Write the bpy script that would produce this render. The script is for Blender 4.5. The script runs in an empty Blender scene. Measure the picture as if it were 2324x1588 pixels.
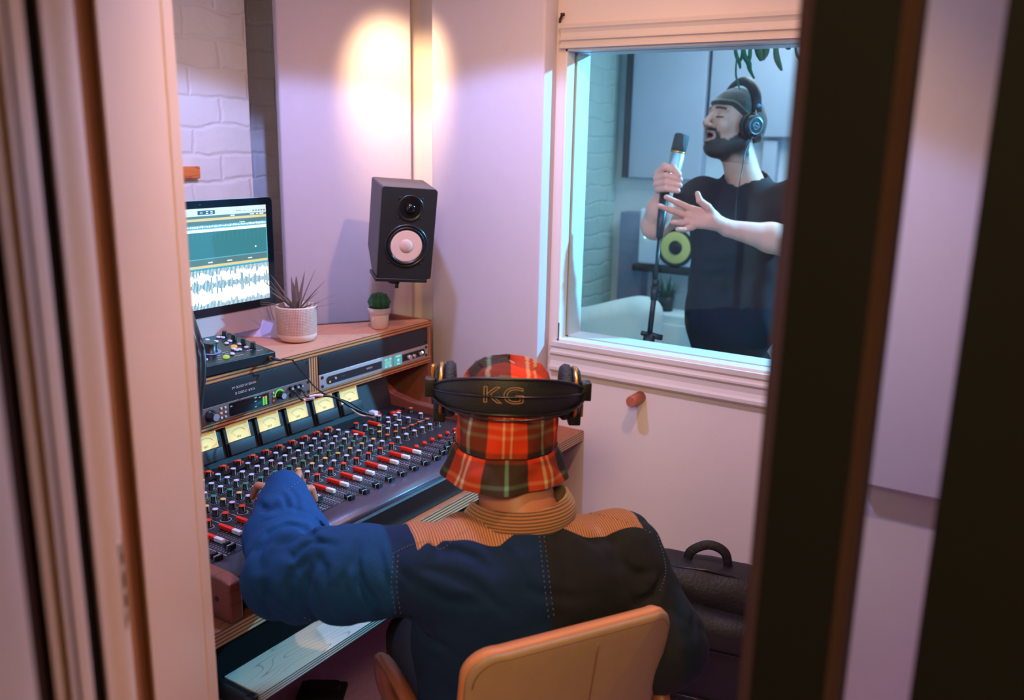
import bpy, bmesh, math, random
import numpy as np
from mathutils import Vector, Matrix
random.seed(7)
S = bpy.context.scene
COL = S.collection
PI = math.pi
# ---------------------------------------------------------------- camera model (metres; X runs to the window wall, Y to the brick wall)
CX, CY, FP = 1162.0, 794.0, 1985.0
PIT, ROLL, AZ = math.radians(13.45), math.radians(1.11), math.radians(32.5)
H = 1.63
fw = np.array([math.cos(AZ), math.sin(AZ), 0]); rt = np.array([math.sin(AZ), -math.cos(AZ), 0]); Z1 = np.array([0, 0, 1.])
CF = fw*math.cos(PIT) - Z1*math.sin(PIT); CU0 = fw*math.sin(PIT) + Z1*math.cos(PIT)
CR = rt*math.cos(ROLL) + CU0*math.sin(ROLL); CU = -rt*math.sin(ROLL) + CU0*math.cos(ROLL)
CO = np.array([0, 0, H])
def ray(x, y): return CF + CR*(x-CX)/FP - CU*(y-CY)/FP
def onx(x, y, X): d = ray(x, y); return Vector(CO + d*(X/d[0]))
def ony(x, y, Y): d = ray(x, y); return Vector(CO + d*(Y/d[1]))
def onz(x, y, z): d = ray(x, y); return Vector(CO + d*((z-H)/d[2]))
def dep(x, y, t): return Vector(CO + ray(x, y)*t)
def plan(x, t, y=794.):
    d = ray(x, y); n = math.hypot(d[0], d[1]); return (d[0]/n*t, d[1]/n*t)

# ---------------------------------------------------------------- materials
MATS = {}
def lin(c):
    c = [v/255. for v in c]
    return tuple([(v/12.92 if v <= .04045 else ((v+.055)/1.055)**2.4) for v in c] + [1])
def nn(nt, kind, **kw):
    n = nt.nodes.new(kind)
    for k, v in kw.items():
        if k in n.inputs: n.inputs[k].default_value = v
        else: setattr(n, k, v)
    return n
def mat(name, rgb, rough=.6, metal=0, emit=0, var=.06, vscale=12, bump=0, bscale=60, spec=.5, kind=None, rgb2=None, sheen=0, coat=0):
    if name in MATS: return MATS[name]
    m = bpy.data.materials.new(name); m.use_nodes = True; nt = m.node_tree
    b = nt.nodes['Principled BSDF']; L = nt.links.new
    b.inputs['Roughness'].default_value = rough; b.inputs['Metallic'].default_value = metal
    b.inputs['Specular IOR Level'].default_value = spec
    if sheen: b.inputs['Sheen Weight'].default_value = sheen
    if coat: b.inputs['Coat Weight'].default_value = coat
    c = lin(rgb); tc = nn(nt, 'ShaderNodeTexCoord')
    co = tc.outputs['Object']
    if emit:
        b.inputs['Base Color'].default_value = (.01, .01, .01, 1)
        b.inputs['Emission Color'].default_value = c; b.inputs['Emission Strength'].default_value = emit
        MATS[name] = m; return m
    src = None
    if kind is None:
        no = nn(nt, 'ShaderNodeTexNoise', Scale=vscale, Detail=4.0); L(co, no.inputs['Vector'])
        mx = nn(nt, 'ShaderNodeMix', data_type='RGBA'); L(no.outputs['Fac'], mx.inputs[0])
        mx.inputs[6].default_value = tuple([v*(1-var) for v in c[:3]]+[1]); mx.inputs[7].default_value = tuple([min(1, v*(1+var)) for v in c[:3]]+[1])
        src = mx.outputs[2]
    elif kind == 'ply':      # edge of plywood: layers stacked in Z
        w = nn(nt, 'ShaderNodeTexWave', Scale=vscale, Distortion=.25, Detail=1.0); w.bands_direction = 'Z'; L(co, w.inputs['Vector'])
        cr = nn(nt, 'ShaderNodeValToRGB'); L(w.outputs['Fac'], cr.inputs['Fac'])
        cr.color_ramp.elements[0].color = lin(rgb2); cr.color_ramp.elements[0].position = .25
        cr.color_ramp.elements[1].color = c; cr.color_ramp.elements[1].position = .5; src = cr.outputs['Color']
    elif kind == 'plyv':
        w = nn(nt, 'ShaderNodeTexWave', Scale=vscale, Distortion=.25, Detail=1.0); w.bands_direction = 'X'; L(co, w.inputs['Vector'])
        cr = nn(nt, 'ShaderNodeValToRGB'); L(w.outputs['Fac'], cr.inputs['Fac'])
        cr.color_ramp.elements[0].color = lin(rgb2); cr.color_ramp.elements[0].position = .25
        cr.color_ramp.elements[1].color = c; cr.color_ramp.elements[1].position = .5; src = cr.outputs['Color']
    elif kind == 'wood':     # long grain along X with cathedral arches
        mp = nn(nt, 'ShaderNodeMapping'); mp.inputs['Scale'].default_value = (.9, 5, 5); L(co, mp.inputs['Vector'])
        no = nn(nt, 'ShaderNodeTexNoise', Scale=vscale*.18, Detail=2.0); L(mp.outputs[0], no.inputs['Vector'])
        ma = nn(nt, 'ShaderNodeMath', operation='MULTIPLY'); ma.inputs[1].default_value = 14; L(no.outputs['Fac'], ma.inputs[0])
        fr = nn(nt, 'ShaderNodeMath', operation='FRACT'); L(ma.outputs[0], fr.inputs[0])
        cr = nn(nt, 'ShaderNodeValToRGB'); L(fr.outputs[0], cr.inputs['Fac'])
        cr.color_ramp.elements[0].color = lin(rgb2); cr.color_ramp.elements[0].position = .0
        cr.color_ramp.elements[1].color = c; cr.color_ramp.elements[1].position = .16
        src = cr.outputs['Color']
    elif kind == 'grid':
        src = None
    elif kind == 'attr':
        at = nn(nt, 'ShaderNodeAttribute'); at.attribute_name = 'Col'; src = at.outputs['Color']
    elif kind == 'stripe':   # corduroy: rgb with dark valleys along UV.y
        uv = nn(nt, 'ShaderNodeUVMap')
        w = nn(nt, 'ShaderNodeTexWave', Scale=vscale, Distortion=.3, Detail=1.0); w.bands_direction = 'Y'; L(uv.outputs[0], w.inputs['Vector'])
        cr = nn(nt, 'ShaderNodeValToRGB'); L(w.outputs['Fac'], cr.inputs['Fac'])
        cr.color_ramp.elements[0].color = lin(rgb2); cr.color_ramp.elements[1].color = c; cr.color_ramp.elements[1].position = .55; src = cr.outputs['Color']
        bp = nn(nt, 'ShaderNodeBump', Strength=.8, Distance=.002); L(w.outputs['Fac'], bp.inputs['Height']); L(bp.outputs[0], b.inputs['Normal'])
    if src is not None: L(src, b.inputs['Base Color'])
    else: b.inputs['Base Color'].default_value = c
    if bump and kind != 'stripe':
        bn = nn(nt, 'ShaderNodeTexNoise', Scale=bscale, Detail=3.0); L(co, bn.inputs['Vector'])
        bp = nn(nt, 'ShaderNodeBump', Strength=bump, Distance=.004); L(bn.outputs['Fac'], bp.inputs['Height']); L(bp.outputs[0], b.inputs['Normal'])
    MATS[name] = m; return m

def brick_mat(name, rgb, seed=0, rot=0):
    m = bpy.data.materials.new(name); m.use_nodes = True; nt = m.node_tree; b = nt.nodes['Principled BSDF']; L = nt.links.new
    tc = nn(nt, 'ShaderNodeTexCoord'); mp = nn(nt, 'ShaderNodeMapping'); L(tc.outputs['Object'], mp.inputs['Vector'])
    mp.inputs['Rotation'].default_value = (PI/2, 0, rot)
    no = nn(nt, 'ShaderNodeTexNoise', Scale=7.0, Detail=3.0); L(mp.outputs[0], no.inputs['Vector'])
    ad = nn(nt, 'ShaderNodeMix', data_type='VECTOR'); ad.inputs[0].default_value = .055
    L(mp.outputs[0], ad.inputs[4]); L(no.outputs['Color'], ad.inputs[5])
    br = nn(nt, 'ShaderNodeTexBrick'); L(ad.outputs[1], br.inputs['Vector'])
    br.inputs['Scale'].default_value = 1; br.inputs['Brick Width'].default_value = .215; br.inputs['Row Height'].default_value = .081
    br.inputs['Mortar Size'].default_value = .010; br.inputs['Mortar Smooth'].default_value = 1.0
    n2 = nn(nt, 'ShaderNodeTexNoise', Scale=14.0, Detail=5.0); L(mp.outputs[0], n2.inputs['Vector'])
    ma = nn(nt, 'ShaderNodeMath', operation='MULTIPLY_ADD'); L(br.outputs['Fac'], ma.inputs[0]); ma.inputs[1].default_value = -.4; L(n2.outputs['Fac'], ma.inputs[2])
    bp = nn(nt, 'ShaderNodeBump', Strength=.6, Distance=.012); L(ma.outputs[0], bp.inputs['Height']); L(bp.outputs[0], b.inputs['Normal'])
    mx = nn(nt, 'ShaderNodeMix', data_type='RGBA'); L(n2.outputs['Fac'], mx.inputs[0]); c = lin(rgb)
    mx.inputs[6].default_value = tuple([v*.93 for v in c[:3]]+[1]); mx.inputs[7].default_value = c; L(mx.outputs[2], b.inputs['Base Color'])
    b.inputs['Roughness'].default_value = .42
    return m

# ---------------------------------------------------------------- object helpers
def tag(o, label=None, cat=None, group=None, kind=None):
    if label: o['label'] = label
    if cat: o['category'] = cat
    if group: o['group'] = group
    if kind: o['kind'] = kind
    return o
def empty(name, loc=(0, 0, 0), label=None, cat=None, group=None, M=None):
    o = bpy.data.objects.new(name, None); COL.objects.link(o); o.location = loc
    if M is not None: o.matrix_world = M
    o.empty_display_size = .05
    return tag(o, label, cat, group)
def wm(p):
    if p is None: return Matrix.Identity(4)
    return wm(p.parent) @ p.matrix_parent_inverse @ p.matrix_basis
def attach(o, parent, world=True):
    if parent is None: return o
    o.parent = parent
    if world: o.matrix_parent_inverse = wm(parent).inverted()
    return o
class MB:
    """collects shapes into one mesh"""
    def __init__(s): s.bm = bmesh.new(); s.mi = 0; s.M = Matrix.Identity(4)
    def _f(s, vs):
        try:
            f = s.bm.faces.new(vs); f.material_index = s.mi; return f
        except ValueError: return None
    def v(s, p): return s.bm.verts.new(s.M @ Vector(p))
    def poly(s, pts): return s._f([s.v(p) for p in pts])
    def box(s, a, b, bev=0):
        x0, y0, z0 = [min(a[i], b[i]) for i in range(3)]; x1, y1, z1 = [max(a[i], b[i]) for i in range(3)]
        if bev:
            t = bmesh.new(); bmesh.ops.create_cube(t, size=1)
            for q in t.verts: q.co = Vector((x0+(q.co.x+.5)*(x1-x0), y0+(q.co.y+.5)*(y1-y0), z0+(q.co.z+.5)*(z1-z0)))
            bmesh.ops.bevel(t, geom=t.edges[:], offset=bev, segments=3, affect='EDGES', profile=.5)
            mp = {q: s.v(q.co) for q in t.verts}
            for f in t.faces:
                g = s._f([mp[q] for q in f.verts])
                if g: g.smooth = True
            t.free(); return s
        c = [s.v(p) for p in ((x0,y0,z0),(x1,y0,z0),(x1,y1,z0),(x0,y1,z0),(x0,y0,z1),(x1,y0,z1),(x1,y1,z1),(x0,y1,z1))]
        for q in ((3,2,1,0),(4,5,6,7),(0,1,5,4),(1,2,6,5),(2,3,7,6),(3,0,4,7)): s._f([c[i] for i in q])
        return s
    def prism(s, pts, h0, h1, axis='z', smooth=False):
        """pts: 2D outline (ccw seen from +axis). axis z:(x,y) x:(y,z) y:(x,z)"""
        def P(p, h): return {'z': (p[0], p[1], h), 'x': (h, p[0], p[1]), 'y': (p[0], h, p[1])}[axis]
        a = [s.v(P(p, h0)) for p in pts]; b = [s.v(P(p, h1)) for p in pts]; n = len(pts)
        s._f(a[::-1]); s._f(b)
        for i in range(n):
            f = s._f([a[i], a[(i+1) % n], b[(i+1) % n], b[i]])
            if f and smooth: f.smooth = True
        return s
    def rings(s, R, cap=True, closed=True, smooth=True):
        n = len(R[0])
        V = [[s.v(p) for p in r] for r in R]
        for i in range(len(V)-1):
            for j in range(n if closed else n-1):
                f = s._f([V[i][j], V[i][(j+1) % n], V[i+1][(j+1) % n], V[i+1][j]])
                if f: f.smooth = smooth
        if cap and closed: s._f(V[0][::-1]); s._f(V[-1])
        return s
    def lathe(s, prof, seg=24, c=(0, 0, 0), smooth=True, cap=True):
        """prof [(r,z)] about Z"""
        R = [[(c[0]+r*math.cos(2*PI*j/seg), c[1]+r*math.sin(2*PI*j/seg), c[2]+z) for j in range(seg)] for r, z in prof]
        return s.rings(R, cap=cap, smooth=smooth)
    def cyl(s, a, b, r, r2=None, seg=12, smooth=True):
        return s.tube([a, b], [r, r if r2 is None else r2], seg, smooth)
    def tube(s, pts, r, seg=8, smooth=True, flat=None):
        pts = [Vector(p) for p in pts]; n = len(pts)
        if not hasattr(r, '__len__'): r = [r]*n
        R = []; up = None
        for i, p in enumerate(pts):
            d = (pts[min(i+1, n-1)] - pts[max(i-1, 0)]).normalized()
            if up is None:
                up = Vector((0, 0, 1)) if abs(d.z) < .9 else Vector((1, 0, 0))
            a = (up - d*up.dot(d)).normalized(); b = d.cross(a); up = a
            fa, fb = flat if flat else (1, 1)
            R.append([p + a*(math.cos(2*PI*j/seg)*r[i]*fa) + b*(math.sin(2*PI*j/seg)*r[i]*fb) for j in range(seg)])
        return s.rings(R, smooth=smooth)
    def sphere(s, c, r, seg=16, sc=(1, 1, 1)):
        n = seg//2
        R = []
        for i in range(n+1):
            th = -PI/2 + PI*i/n; th = max(-PI/2+.02, min(PI/2-.02, th))
            R.append([(c[0]+r*sc[0]*math.cos(th)*math.cos(2*PI*j/seg), c[1]+r*sc[1]*math.cos(th)*math.sin(2*PI*j/seg), c[2]+r*sc[2]*math.sin(th)) for j in range(seg)])
        return s.rings(R)
    def mesh(s, name, mats):
        me = bpy.data.meshes.new(name); bmesh.ops.recalc_face_normals(s.bm, faces=s.bm.faces[:])
        s.bm.to_mesh(me); s.bm.free()
        for m in (mats if isinstance(mats, (list, tuple)) else [mats]): me.materials.append(m)
        return me
    def build(s, name, mats, parent=None, bevel=0, world=True):
        o = bpy.data.objects.new(name, s.mesh(name, mats)); COL.objects.link(o)
        attach(o, parent, world)
        if bevel:
            md = o.modifiers.new('bevel', 'BEVEL'); md.width = bevel; md.segments = 2; md.limit_method = 'ANGLE'; md.angle_limit = .6
        return o
def struct(o): o['kind'] = 'structure'; return o
def catmull(P, k=8):
    P = [Vector(p) for p in P]; out = []
    Q = [P[0]*2-P[1]] + P + [P[-1]*2-P[-2]]
    for i in range(1, len(Q)-2):
        for j in range(k):
            t = j/k; a, b, c, d = Q[i-1], Q[i], Q[i+1], Q[i+2]
            out.append(.5*((2*b) + (c-a)*t + (2*a-5*b+4*c-d)*t*t + (3*b-a-3*c+d)*t**3))
    return out + [P[-1]]
def copyobj(o, parent=None):
    c = o.copy(); COL.objects.link(c); c.parent = parent; return c
def text(name, s, size, M, m, parent, extrude=.0003, outline=None, align='CENTER'):
    cu = bpy.data.curves.new(name, 'FONT'); cu.body = s; cu.size = size; cu.extrude = extrude; cu.align_x = align; cu.align_y = 'CENTER'
    if outline:
        cu.fill_mode = 'NONE'; cu.extrude = 0; cu.bevel_depth = outline
    t = bpy.data.objects.new('tmp', cu); COL.objects.link(t)
    dg = bpy.context.evaluated_depsgraph_get(); me = bpy.data.meshes.new_from_object(t.evaluated_get(dg))
    bpy.data.objects.remove(t); me.materials.clear(); me.materials.append(m)
    me.transform(M)
    o = bpy.data.objects.new(name, me); COL.objects.link(o); attach(o, parent); return o
def frame(o, x, y, z):
    """matrix with columns x,y,z at origin o"""
    x, y, z = Vector(x).normalized(), Vector(y).normalized(), Vector(z).normalized()
    return Matrix(((x.x, y.x, z.x, o[0]), (x.y, y.y, z.y, o[1]), (x.z, y.z, z.z, o[2]), (0, 0, 0, 1)))

# ---------------------------------------------------------------- implicit surfaces (smooth bodies)
def smin(a, b, k):
    h = np.clip(.5+.5*(b-a)/k, 0, 1); return b*(1-h)+a*h - k*h*(1-h)
def smax(a, b, k): return -smin(-a, -b, k)
def seg_sdf(P, a, b, ra, rb):
    a = np.array(a, float); b = np.array(b, float); ba = b-a; pa = P-a
    h = np.clip(pa@ba/(ba@ba), 0, 1); return np.linalg.norm(pa - h[:, None]*ba, axis=1) - (ra+(rb-ra)*h)
def seg_t(P, a, b):
    a = np.array(a, float); b = np.array(b, float); ba = b-a; return (P-a)@ba/(ba@ba)
def ell(P, c, r, B=None):
    q = P-np.array(c, float)
    if B is not None: q = q@np.array(B, float).T
    r = np.array(r, float); k0 = np.linalg.norm(q/r, axis=1); k1 = np.linalg.norm(q/(r*r), axis=1)
    return k0*(k0-1)/np.maximum(k1, 1e-6)
def rbox(P, c, hs, rr, B=None):
    q = P-np.array(c, float)
    if B is not None: q = q@np.array(B, float).T
    d = np.abs(q)-(np.array(hs)-rr); return np.linalg.norm(np.maximum(d, 0), axis=1)+np.minimum(d.max(axis=1), 0)-rr
def nets(fn, lo, hi, h, B=8):
    """surface nets on the blocks of the grid that the surface passes through"""
    lo = np.array(lo, float); nb = np.ceil((np.array(hi)-lo)/(h*B)).astype(int); n = nb*B+1
    bi = np.stack(np.meshgrid(*[np.arange(k) for k in nb], indexing='ij'), -1).reshape(-1, 3)
    dc = np.concatenate([fn(lo+(bi[i:i+100000]*B+B/2)*h) for i in range(0, len(bi), 100000)])
    bi = bi[np.abs(dc) < B*h*.87*1.45+.004]
    st = np.array([n[1]*n[2], n[2], 1], np.int64)
    c1 = np.stack(np.meshgrid(*[np.arange(B+1)]*3, indexing='ij'), -1).reshape(-1, 3); c0 = np.stack(np.meshgrid(*[np.arange(B)]*3, indexing='ij'), -1).reshape(-1, 3)
    pid = np.unique(((bi[:, None]*B+c1[None]).reshape(-1, 3)@st))
    ijk = np.stack([pid//st[0], (pid//st[1]) % n[1], pid % n[2]], 1)
    D = np.empty(len(pid))
    for i in range(0, len(pid), 300000): D[i:i+300000] = fn(lo+ijk[i:i+300000]*h)
    pm = np.zeros(int(np.prod(n)), np.int32); pm[pid] = np.arange(len(pid), dtype=np.int32)
    cid = ((bi[:, None]*B+c0[None]).reshape(-1, 3)@st)
    offs = [(i, j, k) for i in (0, 1) for j in (0, 1) for k in (0, 1)]
    DV = np.stack([D[pm[cid+int(np.dot(o, st))]] for o in offs], 1); neg = DV < 0
    act = neg.any(1) & ~neg.all(1); cid = cid[act]; DV = DV[act]
    acc = np.zeros((len(cid), 3)); cnt = np.zeros(len(cid))
    for ax in range(3):
        for q, o in enumerate(offs):
            if o[ax]: continue
            o2 = list(o); o2[ax] = 1; r = offs.index(tuple(o2)); a, b = DV[:, q], DV[:, r]; m = (a < 0) != (b < 0)
            t = np.where(m, a/np.where(m, a-b, 1), 0)
            for d in range(3): acc[:, d] += np.where(m, t if d == ax else o[d], 0)
            cnt += m
    I = np.stack([cid//st[0], (cid//st[1]) % n[1], cid % n[2]], 1); V = lo+h*(I+acc/cnt[:, None])
    cm = -np.ones(int(np.prod(n)), np.int32); cm[cid] = np.arange(len(cid), dtype=np.int32)
    F = []
    for ax in range(3):
        u, w = int(st[(ax+1) % 3]), int(st[(ax+2) % 3]); r = offs.index(tuple(1 if i == ax else 0 for i in range(3)))
        m = (DV[:, 0] < 0) != (DV[:, r] < 0); e = cid[m]; fl = DV[m, 0] < 0
        q = np.stack([cm[e-u-w], cm[e-w], cm[e], cm[e-u]], 1); q[~fl] = q[~fl][:, ::-1]; F.append(q)
    F = np.concatenate(F); return V, F[(F >= 0).all(1)]
def sdf_obj(name, fn, lo, hi, h, mats, parent=None, col=None, midx=None, uv=None, smooth_it=1):
    V, F = nets(fn, lo, hi, h)
    me = bpy.data.meshes.new(name); me.vertices.add(len(V)); me.vertices.foreach_set('co', V.ravel())
    me.loops.add(F.size); me.loops.foreach_set('vertex_index', F.ravel().astype(np.int32))
    me.polygons.add(len(F)); me.polygons.foreach_set('loop_start', np.arange(0, F.size, 4, dtype=np.int32))
    me.polygons.foreach_set('use_smooth', np.ones(len(F), bool))
    for m in (mats if isinstance(mats, (list, tuple)) else [mats]): me.materials.append(m)
    me.update(calc_edges=True)
    if col is not None:
        a = me.attributes.new('Col', 'FLOAT_COLOR', 'POINT'); C = np.ones((len(V), 4)); C[:, :3] = col(V); a.data.foreach_set('color', C.ravel())
    if midx is not None:
        ctr = V[F].mean(1); me.polygons.foreach_set('material_index', midx(ctr).astype(np.int32))
    if uv is not None:
        U = uv(V); l = me.uv_layers.new(name='UVMap'); l.data.foreach_set('uv', U[F.ravel()].ravel())
    me.validate()
    o = bpy.data.objects.new(name, me); COL.objects.link(o)
    attach(o, parent)
    return o
def wob(P, s=1.0, ph=0.):
    """cheap smooth pseudo noise in -1..1"""
    x, y, z = P[:, 0]*s, P[:, 1]*s, P[:, 2]*s
    return (np.sin(x*1.7+y*2.3+ph)*np.cos(z*2.1-x*.9+ph*1.3)+np.sin(y*3.1-z*1.3+ph*2.1)*.6+np.cos(x*2.9+z*3.3+ph*.7)*.5)/2.1
# ================================================================ THE ROOM
M_wall = mat('painted_wall', (225, 210, 205), .75, var=.02, bump=.08, bscale=160)
M_trim = mat('gloss_white_paint', (214, 202, 196), .45, var=.03, vscale=5, bump=.1, bscale=25)
M_fabric = mat('stretched_white_fabric', (206, 196, 206), .85, var=.025, vscale=30, bump=.25, bscale=9)
M_jamb = mat('old_cream_gloss_paint', (238, 216, 192), .42, var=.04, vscale=6, bump=.25, bscale=14)
M_jamb_dk = mat('bare_brown_rebate_paint', (180, 132, 98), .6, var=.08, vscale=8, bump=.1)
M_seal = mat('black_rubber_seal', (24, 27, 26), .7, var=.2)
M_black = mat('black_painted_wood', (9, 8, 7), .8, var=.2, vscale=6, bump=.1, spec=.15)
M_brown = mat('dark_brown_edge', (58, 36, 26), .7, var=.2, spec=.2)
M_carpet = mat('grey_violet_carpet', (205, 160, 205), .95, var=.2, vscale=60, bump=.5, bscale=300)
M_brick = brick_mat('white_painted_brick', (230, 234, 232))
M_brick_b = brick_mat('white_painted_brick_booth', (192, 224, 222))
M_ceil = mat('ceiling_paint', (222, 214, 208), .8)
M_ply = mat('ply_edge', (204, 132, 74), .5, kind='ply', rgb2=(92, 44, 22), vscale=34)
M_plyv = mat('ply_edge_upright', (204, 132, 74), .5, kind='plyv', rgb2=(92, 44, 22), vscale=34)
M_plywood = mat('plywood_face', (214, 150, 118), .5, kind='wood', rgb2=(196, 128, 98), vscale=12)
M_desk = mat('desk_wood', (160, 92, 52), .5, kind='wood', rgb2=(120, 66, 38), vscale=14)
M_deskedge = mat('desk_ply_edge', (206, 168, 128), .45, kind='ply', rgb2=(96, 66, 44), vscale=40)
M_tray = mat('birch_ply', (206, 192, 170), .42, kind='wood', rgb2=(150, 136, 118), vscale=15)
M_blackmetal = mat('black_powder_metal', (26, 26, 29), .42, var=.15, vscale=40)
M_glass = bpy.data.materials.new('window_glass'); M_glass.use_nodes = True
_nt = M_glass.node_tree; _nt.nodes.remove(_nt.nodes['Principled BSDF'])
_o = _nt.nodes['Material Output']; _t = nn(_nt, 'ShaderNodeBsdfTransparent'); _t.inputs[0].default_value = (.90, .96, .98, 1)
_g = nn(_nt, 'ShaderNodeBsdfGlossy'); _g.inputs['Roughness'].default_value = .0
_lw = nn(_nt, 'ShaderNodeLayerWeight'); _pw = nn(_nt, 'ShaderNodeMath', operation='POWER'); _pw.inputs[1].default_value = 5; _nt.links.new(_lw.outputs['Facing'], _pw.inputs[0]); _fr = nn(_nt, 'ShaderNodeMath', operation='MULTIPLY_ADD'); _fr.inputs[1].default_value = .95; _fr.inputs[2].default_value = .018; _nt.links.new(_pw.outputs[0], _fr.inputs[0]); _mx = nn(_nt, 'ShaderNodeMixShader')
_nt.links.new(_fr.outputs[0], _mx.inputs[0]); _nt.links.new(_t.outputs[0], _mx.inputs[1]); _nt.links.new(_g.outputs[0], _mx.inputs[2]); _nt.links.new(_mx.outputs[0], _o.inputs[0])
XW, XG, XB, YP = 2.46, 2.515, 2.60, 2.32
cr_ = onx(1263.3, 772.3, XW); WZ0 = cr_.z; WY1 = cr_.y; WY0 = .22
WZ1 = onx(1267.5, 112, XW).z
ZC = 2.5
def slab(name, a, b, m, kind=True):
    o = MB().box(a, b).build(name, m)
    if kind: struct(o)
    return o
slab('floor', (.5, -1.3, -.1), (2.6, 3.0, 0), M_carpet)
slab('floor', (-1.6, -1.3, -.1), (.5, 3.0, 0), mat('hall_floor', (120, 96, 76), .6))
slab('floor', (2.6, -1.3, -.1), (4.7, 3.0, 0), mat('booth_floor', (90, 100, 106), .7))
slab('ceiling', (-1.6, -1.3, ZC), (4.7, 3.0, ZC+.1), M_ceil)
# window wall with its opening
w = MB()
w.box((XW, -1.3, 0), (XB, 2.75, WZ0)); w.box((XW, -1.3, WZ1), (XB, 2.75, ZC)); w.box((XW, WY1, WZ0), (XB, 2.75, WZ1)); w.box((XW, -1.3, WZ0), (XB, WY0, WZ1))
struct(w.build('wall_right', M_wall))
# brick wall: pier up to X=2.0, recess beyond
w = MB().prism([(.5, YP), (2.02, YP), (2.02, 2.44), (XW, 2.44), (XW, 2.85), (.5, 2.85)], 0, ZC)
struct(w.build('wall_back', M_brick))
slab('wall_left', (-1.6, 2.85, 0), (.5, 3.0, ZC), M_wall)
slab('wall_left', (-1.6, -1.4, 0), (XB, -1.3, ZC), M_wall)
slab('wall_front', (-1.7, -1.3, 0), (-1.6, 3.0, ZC), mat('hall_wall', (214, 196, 176), .8))
# booth
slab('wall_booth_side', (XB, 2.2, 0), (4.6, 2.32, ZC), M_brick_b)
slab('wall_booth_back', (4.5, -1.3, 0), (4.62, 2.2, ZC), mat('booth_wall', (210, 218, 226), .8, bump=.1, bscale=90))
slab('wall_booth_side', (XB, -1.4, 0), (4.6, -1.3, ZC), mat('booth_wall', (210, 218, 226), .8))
# window: jambs, pane, mouldings
win = empty('window_1', (XW, (WY0+WY1)/2, WZ0)); struct(win)
pa = MB().box((XG, WY0, WZ0), (XG+.006, WY1, WZ1)).build('pane', M_glass, win)
f = MB(); e = .004
M_rev = mat('gloss_reveal_paint', (226, 226, 224), .35, var=.04, bump=.2, bscale=30)
for x0, x1, ins in ((XW+.002, XG-.006, 0), (XG+.012, XB+.012, .0)):
    d = .006
    f.box((x0, WY1-d, WZ0), (x1, WY1+.0, WZ1)); f.box((x0, WY0, WZ0), (x1, WY0+d, WZ1))
    f.box((x0, WY0, WZ1-d), (x1, WY1, WZ1)); f.box((x0, WY0, WZ0), (x1, WY1, WZ0+d))
f.build('reveal_lining', M_rev, win)
g = MB()
g.box((XG-.007, WY1-.006, WZ0), (XG-.003, WY1, WZ1)); g.box((XG-.007, WY0, WZ0), (XG-.003, WY1, WZ0+.004))
g.box((XW+.0005, WY1-.007, WZ0), (XW+.004, WY1-.003, WZ0+.06))
g.build('glazing_gap', mat('brown_gap', (110, 66, 44), .8), win)
def moulding(z, h, flip):
    """stepped architrave section in (x,z), projecting to -X"""
    pr = [(0, 0), (.014, 0), (.020, .006), (.020, .014), (.016, .020), (.012, .030), (.013, .044), (.019, .050), (.019, .055), (.012, .058), (.010, .066), (.016, .070), (.016, .082), (0, .082)]
    k = h/.082
    return [(XW-p[0], z + (h-p[1]*k if flip else p[1]*k)) for p in pr]
zb0 = onx(1250.3, 838, XW).z; zt = onx(1271, 55.5, XW-.015).z
ya = onx(1250.5, 800, XW-.01).y
m_ = MB().prism(moulding(zb0, WZ0-zb0-.001, False), WY0-.1, ya, 'y'); struct(m_.build('trim_1', M_trim))
m_ = MB().prism(moulding(WZ1+.001, zt-WZ1, True), WY0-.1, WY1+.012, 'y'); struct(m_.build('trim_2', M_trim))
# ---------------------------------------------------------------- door wall, doorway and door
def prof(name, pts, m, z0=0, z1=ZC, parent=None):
    o = MB().prism([plan(x, t) for x, t in pts], z0, z1).build(name, m, parent); return o
jam = struct(prof('trim_4', [(443, 1.34), (424, 1.30), (423, 1.285), (418, 1.283), (285, 1.00), (262, 1.06), (262, 1.3), (300, 1.6), (420, 1.62)], M_jamb))
md = jam.modifiers.new('b', 'BEVEL'); md.width = .003; md.segments = 2
struct(prof('trim_5', [(284, 1.035), (238, .985), (225, 1.0), (225, 1.2), (262, 1.3)], M_jamb_dk))
j2 = struct(prof('trim_6', [(240, 1.02), (236, .93), (226, .885), (212, .87), (186, .85), (168, .83), (160, .84), (160, 1.2), (240, 1.2)], M_jamb))
struct(prof('trim_7', [(169, .86), (131, .82), (131, 1.2), (169, 1.2)], M_seal))
struct(prof('trim_8', [(133, .79), (128, .762), (110, .742), (101, .735), (99, .75), (98, 1.1), (133, 1.1)], M_jamb))
struct(prof('trim_9', [(99, .77), (91, .765), (91, 1.1), (99, 1.1)], M_seal))
struct(prof('trim_10', [(92, .74), (88, .715), (80, .705), (72, .715), (64, .72), (56, .70), (47, .684), (38, .68), (30, .70), (26, 1.1), (92, 1.1)], M_jamb))
struct(prof('trim_11', [(32, .715), (0, .66), (-12, .66), (-12, 1.0), (32, 1.1)], M_brown))
struct(prof('trim_12', [(-10, .64), (-40, .60), (-330, .44), (-330, .6), (-10, 1.0)], M_jamb))
# wall the doorway is in (left of the opening, hidden behind the jamb)
pj = plan(300, 1.5)
struct(MB().box((.60, 1.24, 0), (.80, 2.85, ZC)).build('wall_front', M_wall))
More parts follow.
